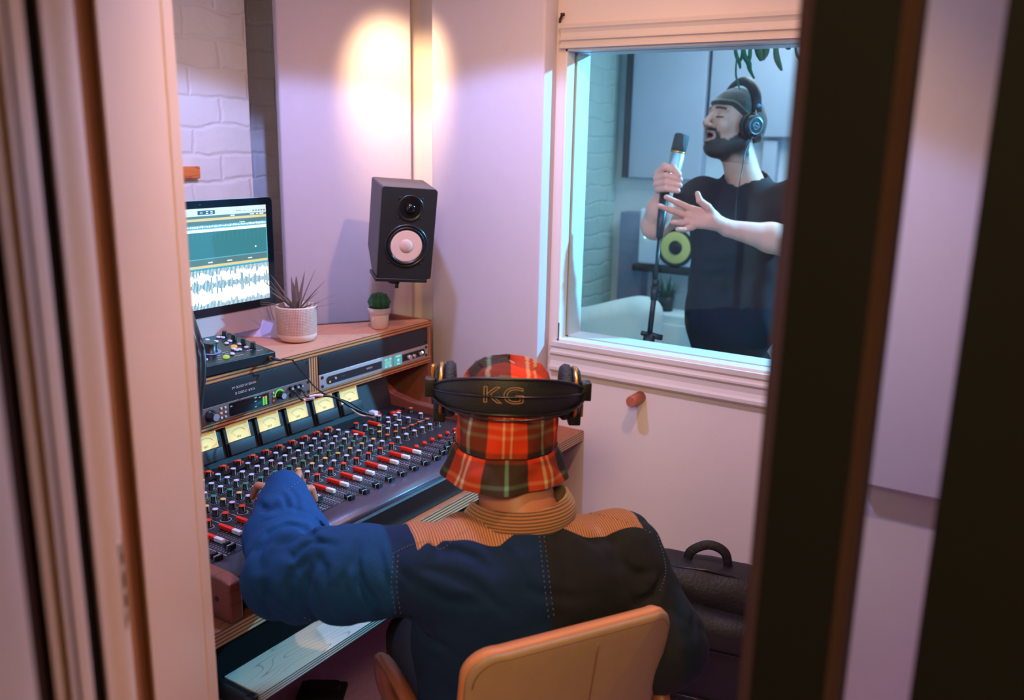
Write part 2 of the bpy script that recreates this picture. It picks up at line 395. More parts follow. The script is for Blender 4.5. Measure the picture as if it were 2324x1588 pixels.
# strike plate on the jamb
a = Vector((*plan(243, .905), 0)); b_ = Vector((*plan(262, .93), 0))
def rowz(x, y, t): return dep(x, y, 1).z
st = MB()
ex = (Vector((*plan(219, .858), 0))-Vector((*plan(252, .940), 0))).normalized(); en = Vector((-ex.y, ex.x, 0))
if en.x > 0: en = -en
q0 = (Vector((*plan(219, .858), 0))+Vector((*plan(252, .940), 0)))*.5
zs = [onx(275, y, q0.x).z for y in (1228, 1405)]
FM = frame((q0.x+en.x*.003, q0.y+en.y*.003, zs[1]), ex, en, (0, 0, 1))
hh = zs[0]-zs[1]
st.M = FM
for z0, z1, x0, x1 in ((0, .16*hh, -.012, .012), (.36*hh, .40*hh, -.012, .012), (.62*hh, .68*hh, -.012, .012), (.86*hh, hh, -.012, .012), (0, hh, -.014, -.009), (0, hh, .007, .012)):
    st.box((x0, -.002, z0), (x1, .001, z1))
st.box((-.012, -.002, .16*hh), (.012, .001, .36*hh)) if False else None
sp = st.build('strike_plate', mat('painted_steel', (214, 190, 160), .35, metal=.3), j2)
s2 = MB(); s2.M = FM
s2.box((-.009, -.0005, .40*hh), (.007, .0005, .62*hh))
s2.lathe([(.0001, 0), (.006, 0), (.006, .002)], 12, c=(0, 0, 0)) if False else None
s2.box((-.008, -.0005, .18*hh), (.006, .0005, .34*hh)); s2.box((-.008, -.0005, .70*hh), (.006, .0005, .84*hh))
s2.build('latch_opening', mat('dark_recess', (24, 18, 15), .9), sp)
# black glazed door leaf on the right
XD = .74
def yD(x): return onx(x, 794, XD).y
dr = empty('door_1', (XD, 0, 0)); struct(dr)
y1, y2, y3, y4 = yD(1773), yD(1985), yD(2012), yD(2188)
MB().prism([(XD, y1), (XD-.02, y1-.003), (XD-.045, y1-.012), (XD-.045, y2), (XD-.03, y2-.004), (XD, y2-.004)][::-1], 0, ZC-.2).build('stile', M_black, dr)
MB().prism([(XD, y2-.004), (XD-.03, y2-.004), (XD-.045, y2), (XD-.047, y3+.006), (XD-.03, y3), (XD, y3)][::-1], 0, ZC-.2).build('glazing_bead', M_brown, dr)
MB().prism([(XD-.045, y1-.012), (XD-.02, y1-.003), (XD, y1), (XD-.002, y1+.006), (XD-.03, y1+.002)], 0, ZC-.2).build('edge_seal', M_brown, dr)
MB().box((XD-.045, y4, 0), (XD, -.62, ZC-.2)).build('stile', M_black, dr)
MB().box((XD-.02, y4, .1), (XD-.016, y3, ZC-.25)).build('pane', M_glass, dr)
struct(MB().box((XD-.05, -1.3, 0), (XD+.06, -.64, ZC)).build('wall_front', M_wall))
# ---------------------------------------------------------------- acoustic panels
def panel(name, a, b, z0, z1, th, label, m=M_fabric, group=None):
    """a->b front face line in plan, thickness th behind (to the left of a->b)"""
    a = Vector((a[0], a[1], 0)); b = Vector((b[0], b[1], 0)); d = (b-a).normalized(); n = Vector((-d.y, d.x, 0))
    L_ = (b-a).length
    mb = MB(); mb.M = frame((a.x, a.y, z0), d, n, (0, 0, 1)); mb.box((0, 0, 0), (L_, th, z1-z0), bev=.008)
    return tag(mb.build(name, m), label, 'acoustic panel', group)
XP = 2.38; ZD0 = .702
pl_ = onx(980, 760, XP); pr_ = onx(1218, 790, XP)
panel('acoustic_panel', (XP, pl_.y), (XP, pr_.y), ZD0, ZC-.02, .078, 'tall white fabric acoustic panel on the wall between the speaker and the window')
ca, cb = onz(657, 741, .99), onz(938, 722, .99)
k = 1.0
zc_ = (ca.z)
cb2 = onx(938, 722, 2.405); ca2 = onz(655, 744, cb2.z)
panel('acoustic_panel', (ca2.x, ca2.y), (cb2.x, cb2.y), cb2.z, ZC-.02, .05, 'white fabric panel set across the corner behind the wall speaker')
pz = onx(2050, 1122, XP).z
panel('acoustic_panel', (XP+.01, .42), (XP+.01, -.6), pz, ZC-.02, .07, 'white fabric panel right of the window, seen through the door glass')
XK = 4.42
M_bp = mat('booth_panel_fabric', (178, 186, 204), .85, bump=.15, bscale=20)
q1 = onx(1424, 400, XK); q2 = onx(1588, 400, XK)
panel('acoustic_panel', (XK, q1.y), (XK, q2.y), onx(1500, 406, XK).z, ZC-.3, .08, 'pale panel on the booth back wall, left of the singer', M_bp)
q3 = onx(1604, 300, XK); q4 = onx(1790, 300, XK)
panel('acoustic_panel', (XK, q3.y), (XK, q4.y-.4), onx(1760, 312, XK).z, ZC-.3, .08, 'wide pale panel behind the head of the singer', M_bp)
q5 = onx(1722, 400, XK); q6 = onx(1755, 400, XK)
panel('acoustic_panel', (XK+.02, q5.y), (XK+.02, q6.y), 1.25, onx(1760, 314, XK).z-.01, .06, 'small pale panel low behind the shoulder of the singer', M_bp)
g1 = onx(1408, 480, 4.40); g2 = onx(1456, 480, 4.40)
panel('acoustic_panel', (4.40, g1.y), (4.40, g2.y-.02), .0, g1.z, .09, 'grey free-standing panel behind the white studio speaker', mat('grey_screen_fabric', (120, 132, 160), .9))
dk = MB().box((XK-.012, q1.y-.002, onx(1500, 406, XK).z), (XK+.06, q1.y+.03, ZC-.3)).build('panel_batten', mat('dark_batten', (60, 66, 74), .7)); tag(dk, 'dark vertical batten along the left edge of the booth panel', 'batten')  # narrow dark strip along the left panel edge
# small hook above the window, brick patch, wooden peg
hk = onx(1279, 40, XW)
h_ = MB(); h_.tube([hk+Vector((0, .012, -.012)), hk+Vector((-.012, .004, -.004)), hk+Vector((-.02, -.006, .004))], .004, 8); h_.lathe([(.0001, -.004), (.007, -.004), (.007, .004), (.0001, .004)], 10, c=(hk.x-.02, hk.y-.008, hk.z+.006))
tag(h_.build('screw_hook', mat('tarnished_metal', (90, 60, 50), .3, metal=.8)), 'small metal screw hook on the wall above the window corner', 'hook')
b1 = ony(412, 378, YP-.02); b2 = ony(456, 405, YP-.02)
tag(MB().box((b1.x-.08, YP-.02, b2.z), (b2.x, YP-.002, b1.z), bev=.003).build('wooden_block', mat('orange_wood', (225, 130, 66), .6, kind='wood', rgb2=(190, 96, 44), vscale=16)), 'short orange wooden block fixed to the white brick wall above the computer', 'block')
pc = onx(1432, 912, XW-.07); r_ = .0185
pg = MB(); R = []
for x, r in ((0, r_), (-.066, r_), (-.069, r_-.001), (-.0705, r_-.003)):
    R.append([(XW+x, pc.y+r*math.cos(2*PI*j/32), pc.z+r*math.sin(2*PI*j/32)) for j in range(32)])
pg.rings(R)
tag(pg.build('wooden_peg', mat('peg_wood', (176, 98, 70), .55, kind='wood', rgb2=(156, 80, 54), vscale=9)), 'round brown wooden peg sticking out of the wall below the window', 'peg')

# ================================================================ DESK, RACK SHELF
ZD = .70
dk = empty('desk', (1.7, 1.6, 0), 'wooden studio desk carrying the mixing console, with a pull-out tray', 'desk')
yf = 1.279
MB().box((.86, yf+.003, ZD-.03), (XW-.002, 2.25, ZD)).build('desk_top', M_desk, dk)
MB().box((.86, yf-.002, ZD-.032), (XW-.004, yf+.003, ZD+.0005)).build('front_edge', M_deskedge, dk)
for x in (.88, 2.36):
    MB().box((x, 1.36, 0), (x+.03, 2.2, ZD-.03)).build('side_leg', M_desk, dk)
MB().box((.91, 2.16, .3), (2.36, 2.19, ZD-.03)).build('back_rail', M_desk, dk)
# pull-out tray below
tz = .585
t1 = onz(586.7, 1573.6, tz); t0 = onz(495, 1532, tz); t2 = onz(658, 1399, tz)
yt = (t1.y+onz(772.9, 1455.4, tz).y)/2
tr = MB().box((t1.x, yt, tz-.018), (2.05, yt+.36, tz)).build('pull_out_tray', [M_tray], dk)
MB().box((t1.x, yt-.003, tz-.019), (2.05, yt, tz+.0005)).build('tray_front_edge', mat('tray_ply_edge', (206, 196, 176), .45, kind='ply', rgb2=(60, 56, 48), vscale=56), tr)
s_ = MB().box((t1.x-.012, yt+.004, tz-.045), (t1.x-.001, yt+.40, tz-.002), bev=.002)
s_.box((t1.x-.02, yt+.0, tz-.05), (t1.x-.0, yt+.02, tz-.0), bev=.004)
s_.build('slide_rail', M_blackmetal, tr)
MB().box((t1.x-.016, yt+.11, tz-.04), (t1.x-.012, yt+.125, tz-.012)).build('rail_catch', mat('steel', (170, 165, 160), .3, metal=.9), tr)
MB().box((.93, yt+.10, tz-.01), (2.3, yt+.13, ZD-.04)).build('tray_backboard', mat('matt_black_board', (12, 12, 13), .9, spec=.1), dk)

# plywood rack housing on the desk
ZS = 1.034; YR = 1.79
rk = empty('rack_shelf', (1.7, 2.0, ZD), 'plywood rack shelf unit standing over the back of the desk', 'shelf')
XE = 2.292
sh = [(.9, YR), (XE, YR), (XE+.01, 1.83), (1.97, 2.06), (1.90, 2.22), (.9, 2.22)]
MB().prism([(p[0], p[1]+.0015 if p[1] == YR else p[1]) for p in sh], ZS-.018, ZS).build('top_board', M_plywood, rk)
MB().box((.9, YR-.002, ZS-.019), (XE, YR+.0015, ZS+.0003)).build('top_board_edge', M_ply, rk)
zb = .893
MB().box((.9, YR+.002, zb), (XE, 2.02, zb+.018)).build('lower_board', M_plywood, rk)
MB().box((.9, YR-.002, zb-.001), (XE, YR+.002, zb+.019)).build('lower_board_edge', M_ply, rk)
xd = ony(711, 850, YR).x
MB().box((xd-.018, YR-.001, zb+.018), (xd+.018, 2.02, ZS-.018)).build('divider', M_plyv, rk)
MB().box((XE-.018, YR-.001, zb+.019), (XE, 2.02, ZS-.018)).build('end_board', M_plyv, rk)
MB().box((XE, YR+.01, ZD), (XE+.02, 2.0, ZS-.001)).build('side_support', mat('red_brown_board', (140, 84, 66), .6, kind='wood', rgb2=(124, 70, 54), vscale=8), rk)
MB().box((.92, 2.02, ZD), (1.90, 2.04, ZS-.018)).build('back_board', mat('red_brown_board', (0, 0, 0)), rk)
# ================================================================ MIXING CONSOLE
M_con = mat('console_black', (36, 34, 40), .38, var=.1, vscale=60)
M_bridge = mat('bridge_black', (34, 31, 32), .5, var=.1, vscale=80)
M_vinyl = mat('armrest_vinyl', (70, 60, 74), .35, var=.08, vscale=30, bump=.12, bscale=220)
M_cheek = mat('console_cheek_wood', (120, 62, 48), .38, kind='wood', rgb2=(92, 44, 34), vscale=10)
M_mark = mat('white_legend', (196, 190, 214), .6)
M_knob = mat('black_knob', (13, 13, 15), .35)
M_red = mat('red_cap', (226, 44, 22), .4); M_orange = mat('orange_cap', (232, 92, 40), .45)
M_white = mat('white_cap', (206, 196, 222), .45); M_green = mat('green_cap', (24, 128, 100), .45); M_yel = mat('yellow_cap', (226, 172, 92), .45)
M_wbtn = mat('white_button', (226, 218, 220), .4)
ZF = .78                       # fader panel height
con = empty('mixing_console', (1.55, 1.5, ZD), 'large black analogue mixing console with rows of coloured knobs on the desk', 'mixing console')
CX0, CX1, YB0 = 1.036, 2.10, 1.86
MB().box((CX0, 1.375, ZD+.003), (CX1, YB0, ZF)).build('body', M_con, con)
# front: fascia below, padded roll above
fr_ = MB()
prf = [(1.30, ZD+.004), (1.375, ZD+.004), (1.375, ZF-.022), (1.305, ZF-.022)]
fr_.prism(prf, CX0, CX1, 'x'); fr_.build('front_panel', mat('front_fascia', (12, 13, 14), .35), con)
prf = [(1.312, ZF-.018), (1.372, ZF-.018), (1.385, ZF+.002), (1.374, ZF+.0035), (1.355, ZF+.003), (1.333, ZF-.001), (1.318, ZF-.008)]
MB().prism([(p[0], p[1]) for p in prf], CX0+.004, CX1, 'x', smooth=True).build('arm_rest', M_vinyl, con)
MB().box((CX0, 1.308, ZF-.0215), (CX1, 1.372, ZF-.0185)).build('rest_trim', mat('rest_trim_grey', (120, 120, 124), .25, metal=.6), con)
# cheeks
ck = [(1.277, ZD+.002), (1.97, ZD+.002), (1.97, .888), (1.90, .888), (1.86, .86), (1.80, .822), (1.72, .808), (1.45, .796), (1.30, .792), (1.277, .786)]
for x in (1.004, CX1):
    o = MB().prism(ck, x, x+.032, 'x').build('side_cheek', M_cheek, con); md = o.modifiers.new('b', 'BEVEL'); md.width = .004; md.segments = 2; md.limit_method = 'ANGLE'
b = MB(); b.cyl((1.0035, 1.315, .745), (1.010, 1.315, .745), .006); b.build('bolt_recess', mat('bolt_black', (18, 14, 12), .6), con)
# meter bridge, face leaning back
BY, BZ0, BZ1 = 1.80, ZF+.001, .888
def fy(z): return BY + (z-BZ0)*.25
br = MB().prism([(BY, BZ0), (1.98, BZ0), (1.98, .885), (fy(BZ1), BZ1)], CX0, CX1, 'x').build('meter_bridge', M_bridge, con)
MB().box((CX0, BY-.055, ZF), (CX1, BY, ZF+.004)).build('bridge_foot', mat('foot_strip', (20, 19, 21), .5), con)
nf = Vector((0, -1, .25)).normalized()
M_dial = bpy.data.materials.new('lit_meter_dial'); M_dial.use_nodes = True
_nt = M_dial.node_tree; _b = _nt.nodes['Principled BSDF']; _b.inputs['Base Color'].default_value = lin((226, 196, 120))
_tc = nn(_nt, 'ShaderNodeTexCoord'); _gr = nn(_nt, 'ShaderNodeTexGradient'); _gr.gradient_type = 'SPHERICAL'; _mp = nn(_nt, 'ShaderNodeMapping')
_mp.inputs['Scale'].default_value = (22, 22, 26); _nt.links.new(_tc.outputs['Object'], _mp.inputs[0]); _nt.links.new(_mp.outputs[0], _gr.inputs[0])
_cr = nn(_nt, 'ShaderNodeValToRGB'); _cr.color_ramp.elements[0].color = lin((214, 168, 84)); _cr.color_ramp.elements[1].color = lin((255, 238, 176))
_nt.links.new(_gr.outputs['Fac'], _cr.inputs[0]); _nt.links.new(_cr.outputs[0], _b.inputs['Emission Color']); _b.inputs['Emission Strength'].default_value = .62
M_dialr = mat('dial_side', (255, 232, 178), .5, emit=.8)
M_ink = mat('dial_ink', (122, 84, 44), .7); M_inkr = mat('dial_red_arc', (214, 96, 50), .7)
# housing in local frame: origin at dial bottom centre; x right, y up the face, z out of the face
zu = 0.871; dialw, dialh = .072, .040
upv = Vector((0, .25, 1)).normalized()
vup = None
def meter_proto():
    h_ = MB(); hw, hh_ = .046, .034
    h_.box((-.046, -.038, 0), (.046, .050, .006), bev=.002)
    h_.box((-.043, -.036, .005), (.043, -.0035, .016), bev=.002)
    o = h_.build('vu_meter', M_bridge, None)
    m2 = MB(); m2.box((-.037, -.002, .0062), (.037, .041, .0070)); dd = m2.build('dial', M_dial, o, world=False)
    m3 = MB(); m3.box((.034, -.002, .0070), (.037, .041, .0078)); m3.build('dial_side', M_dialr, o, world=False)
    i = MB()
    def arc(a0, a1, r, w, mb):
        P = [(r*math.cos(a0+(a1-a0)*k/14), r*math.sin(a0+(a1-a0)*k/14)) for k in range(15)]
        Q = [((r+w)*math.cos(a0+(a1-a0)*k/14), (r+w)*math.sin(a0+(a1-a0)*k/14)) for k in range(15)]
        for k in range(14): mb.poly([(P[k][0], P[k][1]-.006, .0073), (P[k+1][0], P[k+1][1]-.006, .0073), (Q[k+1][0], Q[k+1][1]-.006, .0073), (Q[k][0], Q[k][1]-.006, .0073)])
    arc(math.radians(132), math.radians(62), .034, .0005, i)
    for k in range(11):
        a_ = math.radians(134-8*k); c_, s_ = math.cos(a_), math.sin(a_)
        i.poly([(.034*c_-.0002, .034*s_-.006, .0073), (.034*c_+.0002, .034*s_-.006, .0073), (.0365*c_+.0002, .0365*s_-.006, .0073), (.0365*c_-.0002, .0365*s_-.006, .0073)])
    i.build('scale', M_ink, o, world=False)
    i = MB(); arc(math.radians(66), math.radians(44), .034, .0011, i); i.build('red_arc', M_inkr, o, world=False)
    n_ = MB(); n_.poly([(-.003, .001, .0076), (-.0024, .001, .0076), (-.021, .021, .0076), (-.0214, .021, .0076)]); n_.build('needle', mat('needle_black', (60, 40, 20), .6), o, world=False)
    t = text('legend', 'VU', .0095, Matrix.Translation((0, .0065, .0074)), M_ink, None, .00005); t.parent = o
    return o
mp0 = meter_proto()
def face(x, z): return Vector((x, fy(z), z)) + nf*.0005
zt0 = .838
xs = [ony(p[0], p[1], 1.815).x for p in ((513.4, 977.1), (584.8, 954.9), (650.6, 932.7), (712.1, 915), (771, 896.1))]
dx = (xs[4]-xs[0])/4
for k in range(8):
    x = xs[4]+.036 - dx*(7-k)
    o = mp0 if k == 0 else copyobj(mp0)
    if k:
        for c in list(mp0.children): copyobj(c, o)
    o.parent = br; o.matrix_parent_inverse = wm(br).inverted()
    p = face(x, zt0); o.matrix_basis = frame(p, (1, 0, 0), upv, nf)
    q = face(x+.006, zt0+.0505) + nf*.0004
    if k > 0: text('channel_number', str(k+1), .009, frame(q, (1, 0, 0), upv, nf), M_mark, br)
# ---- knobs: one prototype per cap colour, all hanging from the console
def knob_proto(cm, r=.0068, hgt=.017, line=True, big=False):
    k_ = MB(); k_.lathe([(r*1.15, 0), (r*1.15, .0012), (r, .002), (r*.96, hgt-.001), (r*.9, hgt)], 16)
    o = k_.build('rotary_knob', M_knob, None)
    c = MB(); c.lathe([(r*.98, hgt-.0012), (r*.98, hgt+.0002), (r*.9, hgt+.0006)], 16); c.build('knob_cap', cm, o, world=False)
    if line:
        l = MB(); l.box((-.0005, -r*1.06, .002), (.0005, -r*.8, hgt-.001)); l.build('pointer_line', mat('pointer_gold', (226, 190, 150), .5), o, world=False)
    return o
KP = {'o': knob_proto(M_orange), 'w': knob_proto(M_white), 'g': knob_proto(M_green), 'y': knob_proto(M_yel), 'r': knob_proto(M_red, r=.0076), 'R': knob_proto(M_orange, line=False)}
UK = set()
cpos = [1.787-.048*(15-k) for k in range(16)]
knobs = []     # (x, y, type, turn)
rowsY = [1.770, 1.735, 1.700, 1.666, 1.632, 1.599, 1.567, 1.532]
seq = 'owwwgywr'
rnd = random.Random(3)
for k, c in enumerate(cpos):
    for y, s_ in zip(rowsY, seq): knobs.append((c-.003, y, s_, rnd.uniform(-.5, .5) if s_ in 'gyw' else 0))
for i in range(6):
    knobs.append((1.834+.037*i, 1.590, 'R', 0)); knobs.append((1.834+.037*i, 1.550, 'w', rnd.uniform(-.3, .3)))
for i in range(3): knobs.append((1.842+.037*i, 1.627+.0*i, 'y' if i == 0 else 'w', 0))
for x, y, s_ in ((1.955, 1.728, 'w'), (1.958, 1.694, 'w'), (1.990, 1.692, 'w'), (1.959, 1.650, 'w'), (1.994, 1.644, 'w'), (2.050, 1.640, 'w'), (1.86, 1.735, 'r'), (1.862, 1.700, 'w'), (1.848, 1.664, 'g'), (1.885, 1.664, 'y'), (1.925, 1.664, 'w'), (2.015, 1.700, 'w'), (2.075, 1.70, 'R'), (1.965, 1.44, 'w')): knobs.append((x, y, s_, .3))
# the 100 nearest the viewer in the frame become single parts, the rest one part
def pix(p):
    v = np.array(p, float)-CO; t = v@CF; return CX+FP*(v@CR)/t, CY-FP*(v@CU)/t, t
kn = sorted(knobs, key=lambda q: (pix((q[0], q[1], ZF))[0] < 470, pix((q[0], q[1], ZF))[2]))
PROTO_M = {k: [(k_.data, [c.data for c in k_.children])] for k, k_ in KP.items()}
for q in kn[:100]:
    o = KP[q[2]]
    n_ = copyobj(o, con); n_.matrix_parent_inverse = wm(con).inverted()
    n_.matrix_basis = Matrix.Translation((q[0], q[1], ZF+.0005)) @ Matrix.Rotation(q[3], 4, 'Z')
    for c in list(o.children): copyobj(c, n_)
rest = bmesh.new(); rm = [M_knob, M_orange, M_white, M_green, M_yel, M_red, mat('pointer_gold', (226, 190, 150), .5)]
for q in kn[100:]:
    o = KP[q[2]]; T = Matrix.Translation((q[0], q[1], ZF+.0005)) @ Matrix.Rotation(q[3], 4, 'Z')
    for s_ in [o]+list(o.children):
        n0 = len(rest.faces); tmp = s_.data.copy(); tmp.transform(T); rest.from_mesh(tmp); rest.faces.ensure_lookup_table()
        mi = [m.name for m in rm].index(s_.data.materials[0].name)
        for f_ in rest.faces[n0:]: f_.material_index = mi
        bpy.data.meshes.remove(tmp)
me = bpy.data.meshes.new('rotary_knobs'); rest.to_mesh(me); rest.free()
for m in rm: me.materials.append(m)
o = bpy.data.objects.new('rotary_knobs', me); COL.objects.link(o); attach(o, con); o['kind'] = 'stuff'
for o in KP.values():
    for c in list(o.children): bpy.data.objects.remove(c)
    bpy.data.objects.remove(o)
# push buttons, faders
for c in cpos:
    for (y0, y1, m, z) in ((1.508, 1.464, M_red, .0105), (1.4635, 1.438, M_wbtn, .0105)):
        MB().box((c+.004, y1, ZF+.001), (c+.0135, y0, ZF+z), bev=.0009).build('mute_buttons' if m is M_red else 'solo_button', m, con)
    MB().box((c-.004, 1.792, ZF+.004), (c+.002, 1.782, ZF+.012), bev=.001).build('red_push_button', M_red, con)
    MB().box((c+.006, 1.780, ZF+.002), (c+.014, 1.770, ZF+.010), bev=.001).build('red_push_button', M_red, con)
for i in range(6):
    MB().lathe([(.0062, 0), (.0062, .008), (.005, .010)], 12, c=(1.828+.0365*i, 1.478, ZF+.0005)).build('round_red_button', M_red, con)
for x, y in ((1.82, 1.69), (1.915, 1.715)): MB().box((x-.004, y-.022, ZF+.001), (x+.006, y+.022, ZF+.010), bev=.001).build('red_button_row', M_red, con)
for x, y in ((2.0, 1.775), (1.985, 1.755), (2.03, 1.735), (2.05, 1.73)): MB().box((x-.008, y-.006, ZF+.001), (x+.008, y+.006, ZF+.010), bev=.001).build('red_push_button', M_red, con)
MB().box((1.975, 1.765, ZF+.004), (1.995, 1.79, ZF+.016), bev=.003).build('white_tape_tab', mat('tape', (214, 204, 226), .6), con)
def fader():
    f_ = MB()
    f_.rings([[(-.0075, s*.5*w_, z), (.0075, s*.5*w_, z)] if False else [(-.0075, -.5*w_, z), (.0075, -.5*w_, z), (.0075, .5*w_, z), (-.0075, .5*w_, z)] for w_, z, s in ((.020, .003, 1), (.022, .008, 1), (.013, .0115, 1), (.012, .011, 1))], smooth=False)
    f_.rings([[(-.0075, y-.5*w_, z), (.0075, y-.5*w_, z), (.0075, y+.5*w_, z), (-.0075, y+.5*w_, z)] for y, w_, z in ((.008, .006, .008), (.0085, .005, .015), (.0085, .004, .0155))], smooth=False)
    f_.rings([[(-.0075, y-.5*w_, z), (.0075, y-.5*w_, z), (.0075, y+.5*w_, z), (-.0075, y+.5*w_, z)] for y, w_, z in ((-.008, .006, .008), (-.0085, .005, .015), (-.0085, .004, .0155))], smooth=False)
    o = f_.build('fader_cap', mat('fader_black', (20, 22, 24), .35), None)
    l = MB(); l.box((-.0076, -.0006, .0116), (.0076, .0006, .0120)); l.box((-.0078, -.0006, .003), (-.0074, .0006, .0118)); l.build('fader_line', M_wbtn, o, world=False)
    return o
fp = fader(); first = True
fpos = [(c-.002, 1.364 + (0.0 if k > 6 else rnd.choice((.012, .03)))) for k, c in enumerate(cpos)]
fpos[7] = (cpos[7]-.002, 1.428); fpos[8] = (cpos[8]-.002, 1.430) if False else (cpos[8]-.002, 1.368)
fpos += [(1.83+.037*i, 1.374+.011*i if i < 5 else 1.44) for i in range(6)]
for p in fpos:
    o = fp if first else copyobj(fp, con)
    if not first:
        for c in list(fp.children): copyobj(c, o)
    first = False
    o.parent = con; o.matrix_parent_inverse = wm(con).inverted(); o.matrix_basis = Matrix.Translation((p[0], p[1]+.010, ZF+.0004))
# legends: lines, ticks, arcs and tiny text blocks printed on the panel
mk = MB(); z_ = ZF+.0006
def bar(x0, y0, x1, y1, w_=.0008):
    d = Vector((x1-x0, y1-y0)).normalized(); n_ = Vector((-d.y, d.x))*w_*.5
    mk.poly([(x0+n_.x, y0+n_.y, z_), (x1+n_.x, y1+n_.y, z_), (x1-n_.x, y1-n_.y, z_), (x0-n_.x, y0-n_.y, z_)])
def ring(x, y, r, a0, a1, w_=.0011, n_=14):
    for k in range(n_):
        a_, b_ = a0+(a1-a0)*k/n_, a0+(a1-a0)*(k+1)/n_
        mk.poly([(x+r*math.cos(a_), y+r*math.sin(a_), z_), (x+r*math.cos(b_), y+r*math.sin(b_), z_), (x+(r+w_)*math.cos(b_), y+(r+w_)*math.sin(b_), z_), (x+(r+w_)*math.cos(a_), y+(r+w_)*math.sin(a_), z_)])
for c in cpos:
    bar(c+.024, 1.386, c+.024, 1.545, .0013); bar(c+.024, 1.5455, c+.024, 1.77, .0005)
    for j in range(12):
        y = 1.392+j*.0085
        if y < 1.462: bar(c+.008, y, c+.014, y+.0015, .0007); bar(c+.016, y, c+.021, y+.0012, .0007)
        bar(c-.018, y, c-.010, y+.0018, .0007); bar(c-.008, y, c-.0045, y+.001, .0006)
    for k in range(4): bar(c+.001, 1.515+k*-.013, c+.0025, 1.515+k*-.013, .0016)
    ring(c-.003, 1.532, .0115, math.radians(-230), math.radians(50), .0013)
    for y in rowsY[:-1]:
        for a_ in range(-220, 45, 24):
            ca_, sa_ = math.cos(math.radians(a_)), math.sin(math.radians(a_)); bar(c-.003+.0095*ca_, y+.0095*sa_, c-.003+.0122*ca_, y+.0122*sa_, .0008)
        for u in range(3): bar(c+.012, y-.010+.0045*u, c+.012+rnd.uniform(.004, .009), y-.010+.0045*u, .0014)
for i in range(6):
    x = 1.83+.037*i
    for j in range(10):
        bar(x-.012, 1.392+j*.0085, x-.006, 1.393+j*.0085, .0007); bar(x+.006, 1.392+j*.0085, x+.012, 1.393+j*.0085, .0007)
    bar(x+.0185, 1.386, x+.0185, 1.465, .0009); bar(x+.006, 1.478, x+.012, 1.478, .001)
    for y in (1.590, 1.550): ring(x+.004, y, .0095, math.radians(-220), math.radians(40), .0009, 10)
for a_ in ((1.86, 1.76, 1.98, 1.76), (1.86, 1.68, 1.98, 1.68), (1.935, 1.62, 2.07, 1.62), (2.035, 1.62, 2.035, 1.75), (1.935, 1.68, 1.935, 1.75), (1.80, 1.766, 1.85, 1.766)): bar(*a_, .0012)
bar(1.80, 1.772, 1.848, 1.772, .005)
mk.build('panel_legends', M_mark, con)
sl = MB()
for c in cpos: sl.box((c-.0032, 1.386, ZF), (c-.0012, 1.500, ZF+.0005)); sl.lathe([(.0022, 0), (.0022, .002)], 8, c=(c-.002, 1.383, ZF))
for i in range(6): sl.box((1.829+.037*i, 1.386, ZF), (1.831+.037*i, 1.47, ZF+.0005))
sl.build('fader_slots', mat('slot_black', (8, 8, 9), .5), con)

# ================================================================ RACK UNITS
M_sil = mat('anodised_silver', (196, 180, 178), .38, metal=.55, var=.04, vscale=90)
M_bz = mat('bronze_grey_panel', (122, 98, 92), .42, metal=.4, var=.06, vscale=90)
def rk_frame(x0, z0): return Matrix.Translation((x0, YR-.002, z0))
U = .0445
xr0 = xd+.0185; zr = zb+.0195
def blank(x0, x1, z0, label, z1=None):
    z1 = z1 or z0+U
    o = empty('rack_blank_panel', ((x0+x1)/2, YR, z0), label, 'rack panel')
    MB().box((x0, YR-.004, z0), (x1, YR-.001, z1-.0005), bev=.0006).build('panel', M_blackmetal, o)
    for x in (x0+.009, x1-.009):
        for z in (z0+.008, z1-.009): MB().cyl((x, YR-.0055, z), (x, YR-.0035, z), .0028, seg=10).build('screw', mat('rack_screw', (60, 58, 60), .3, metal=.7), o)
    return o
ztop = ZS-.0195
xr1 = XE-.0185
bp1 = blank(xr0, xr1, zr+U+.0008, 'blank black rack panel above the silver rack unit on the right', ztop)
pre = empty('rack_preamplifier', ((xr0+xr1)/2, YR, zr), 'silver rack unit with two lit blue meters in the right bay of the shelf', 'rack unit')
sx = (xr1-xr0)
MB().box((xr0, YR-.005, zr), (xr1, YR-.001, zr+U), bev=.0006).build('front_plate', M_sil, pre)
MB().box((xr0+.02, YR, zr+.002), (xr1-.02, YR+.2, zr+U-.002)).build('chassis', M_blackmetal, pre)
def rnd_rect(x0, x1, z0, z1, y, r, mb, right=True, left=True):
    P = []
    for cx, cz, a0, on in ((x1, z0, -90, right), (x1, z1, 0, right), (x0, z1, 90, left), (x0, z0, 180, left)):
        rr = r if on else .0005
        ox = cx-rr if cx == x1 else cx+rr; oz = cz+rr if cz == z0 else cz-rr
        for k in range(7): a_ = math.radians(a0+15*k); P.append((ox+rr*math.cos(a_), oz+rr*math.sin(a_)))
    mb.prism([(p[0], p[1]) for p in P], y, y+.0015, 'y')
X = lambda f_: xr0+sx*f_
m = MB(); rnd_rect(X(.055), X(.535), zr+.010, zr+.034, YR-.0058, .011, m, right=False); m.build('label_strip', mat('strip_black', (26, 26, 30), .4), pre)
m = MB(); rnd_rect(X(.735), X(.965), zr+.010, zr+.034, YR-.0058, .011, m, left=False); m.build('label_strip', mat('strip_black', (26, 26, 30), .4), pre)
M_teal = mat('meter_teal', (96, 206, 214), .4, emit=.62); M_tealw = mat('meter_marks', (214, 252, 250), .4, emit=.85)
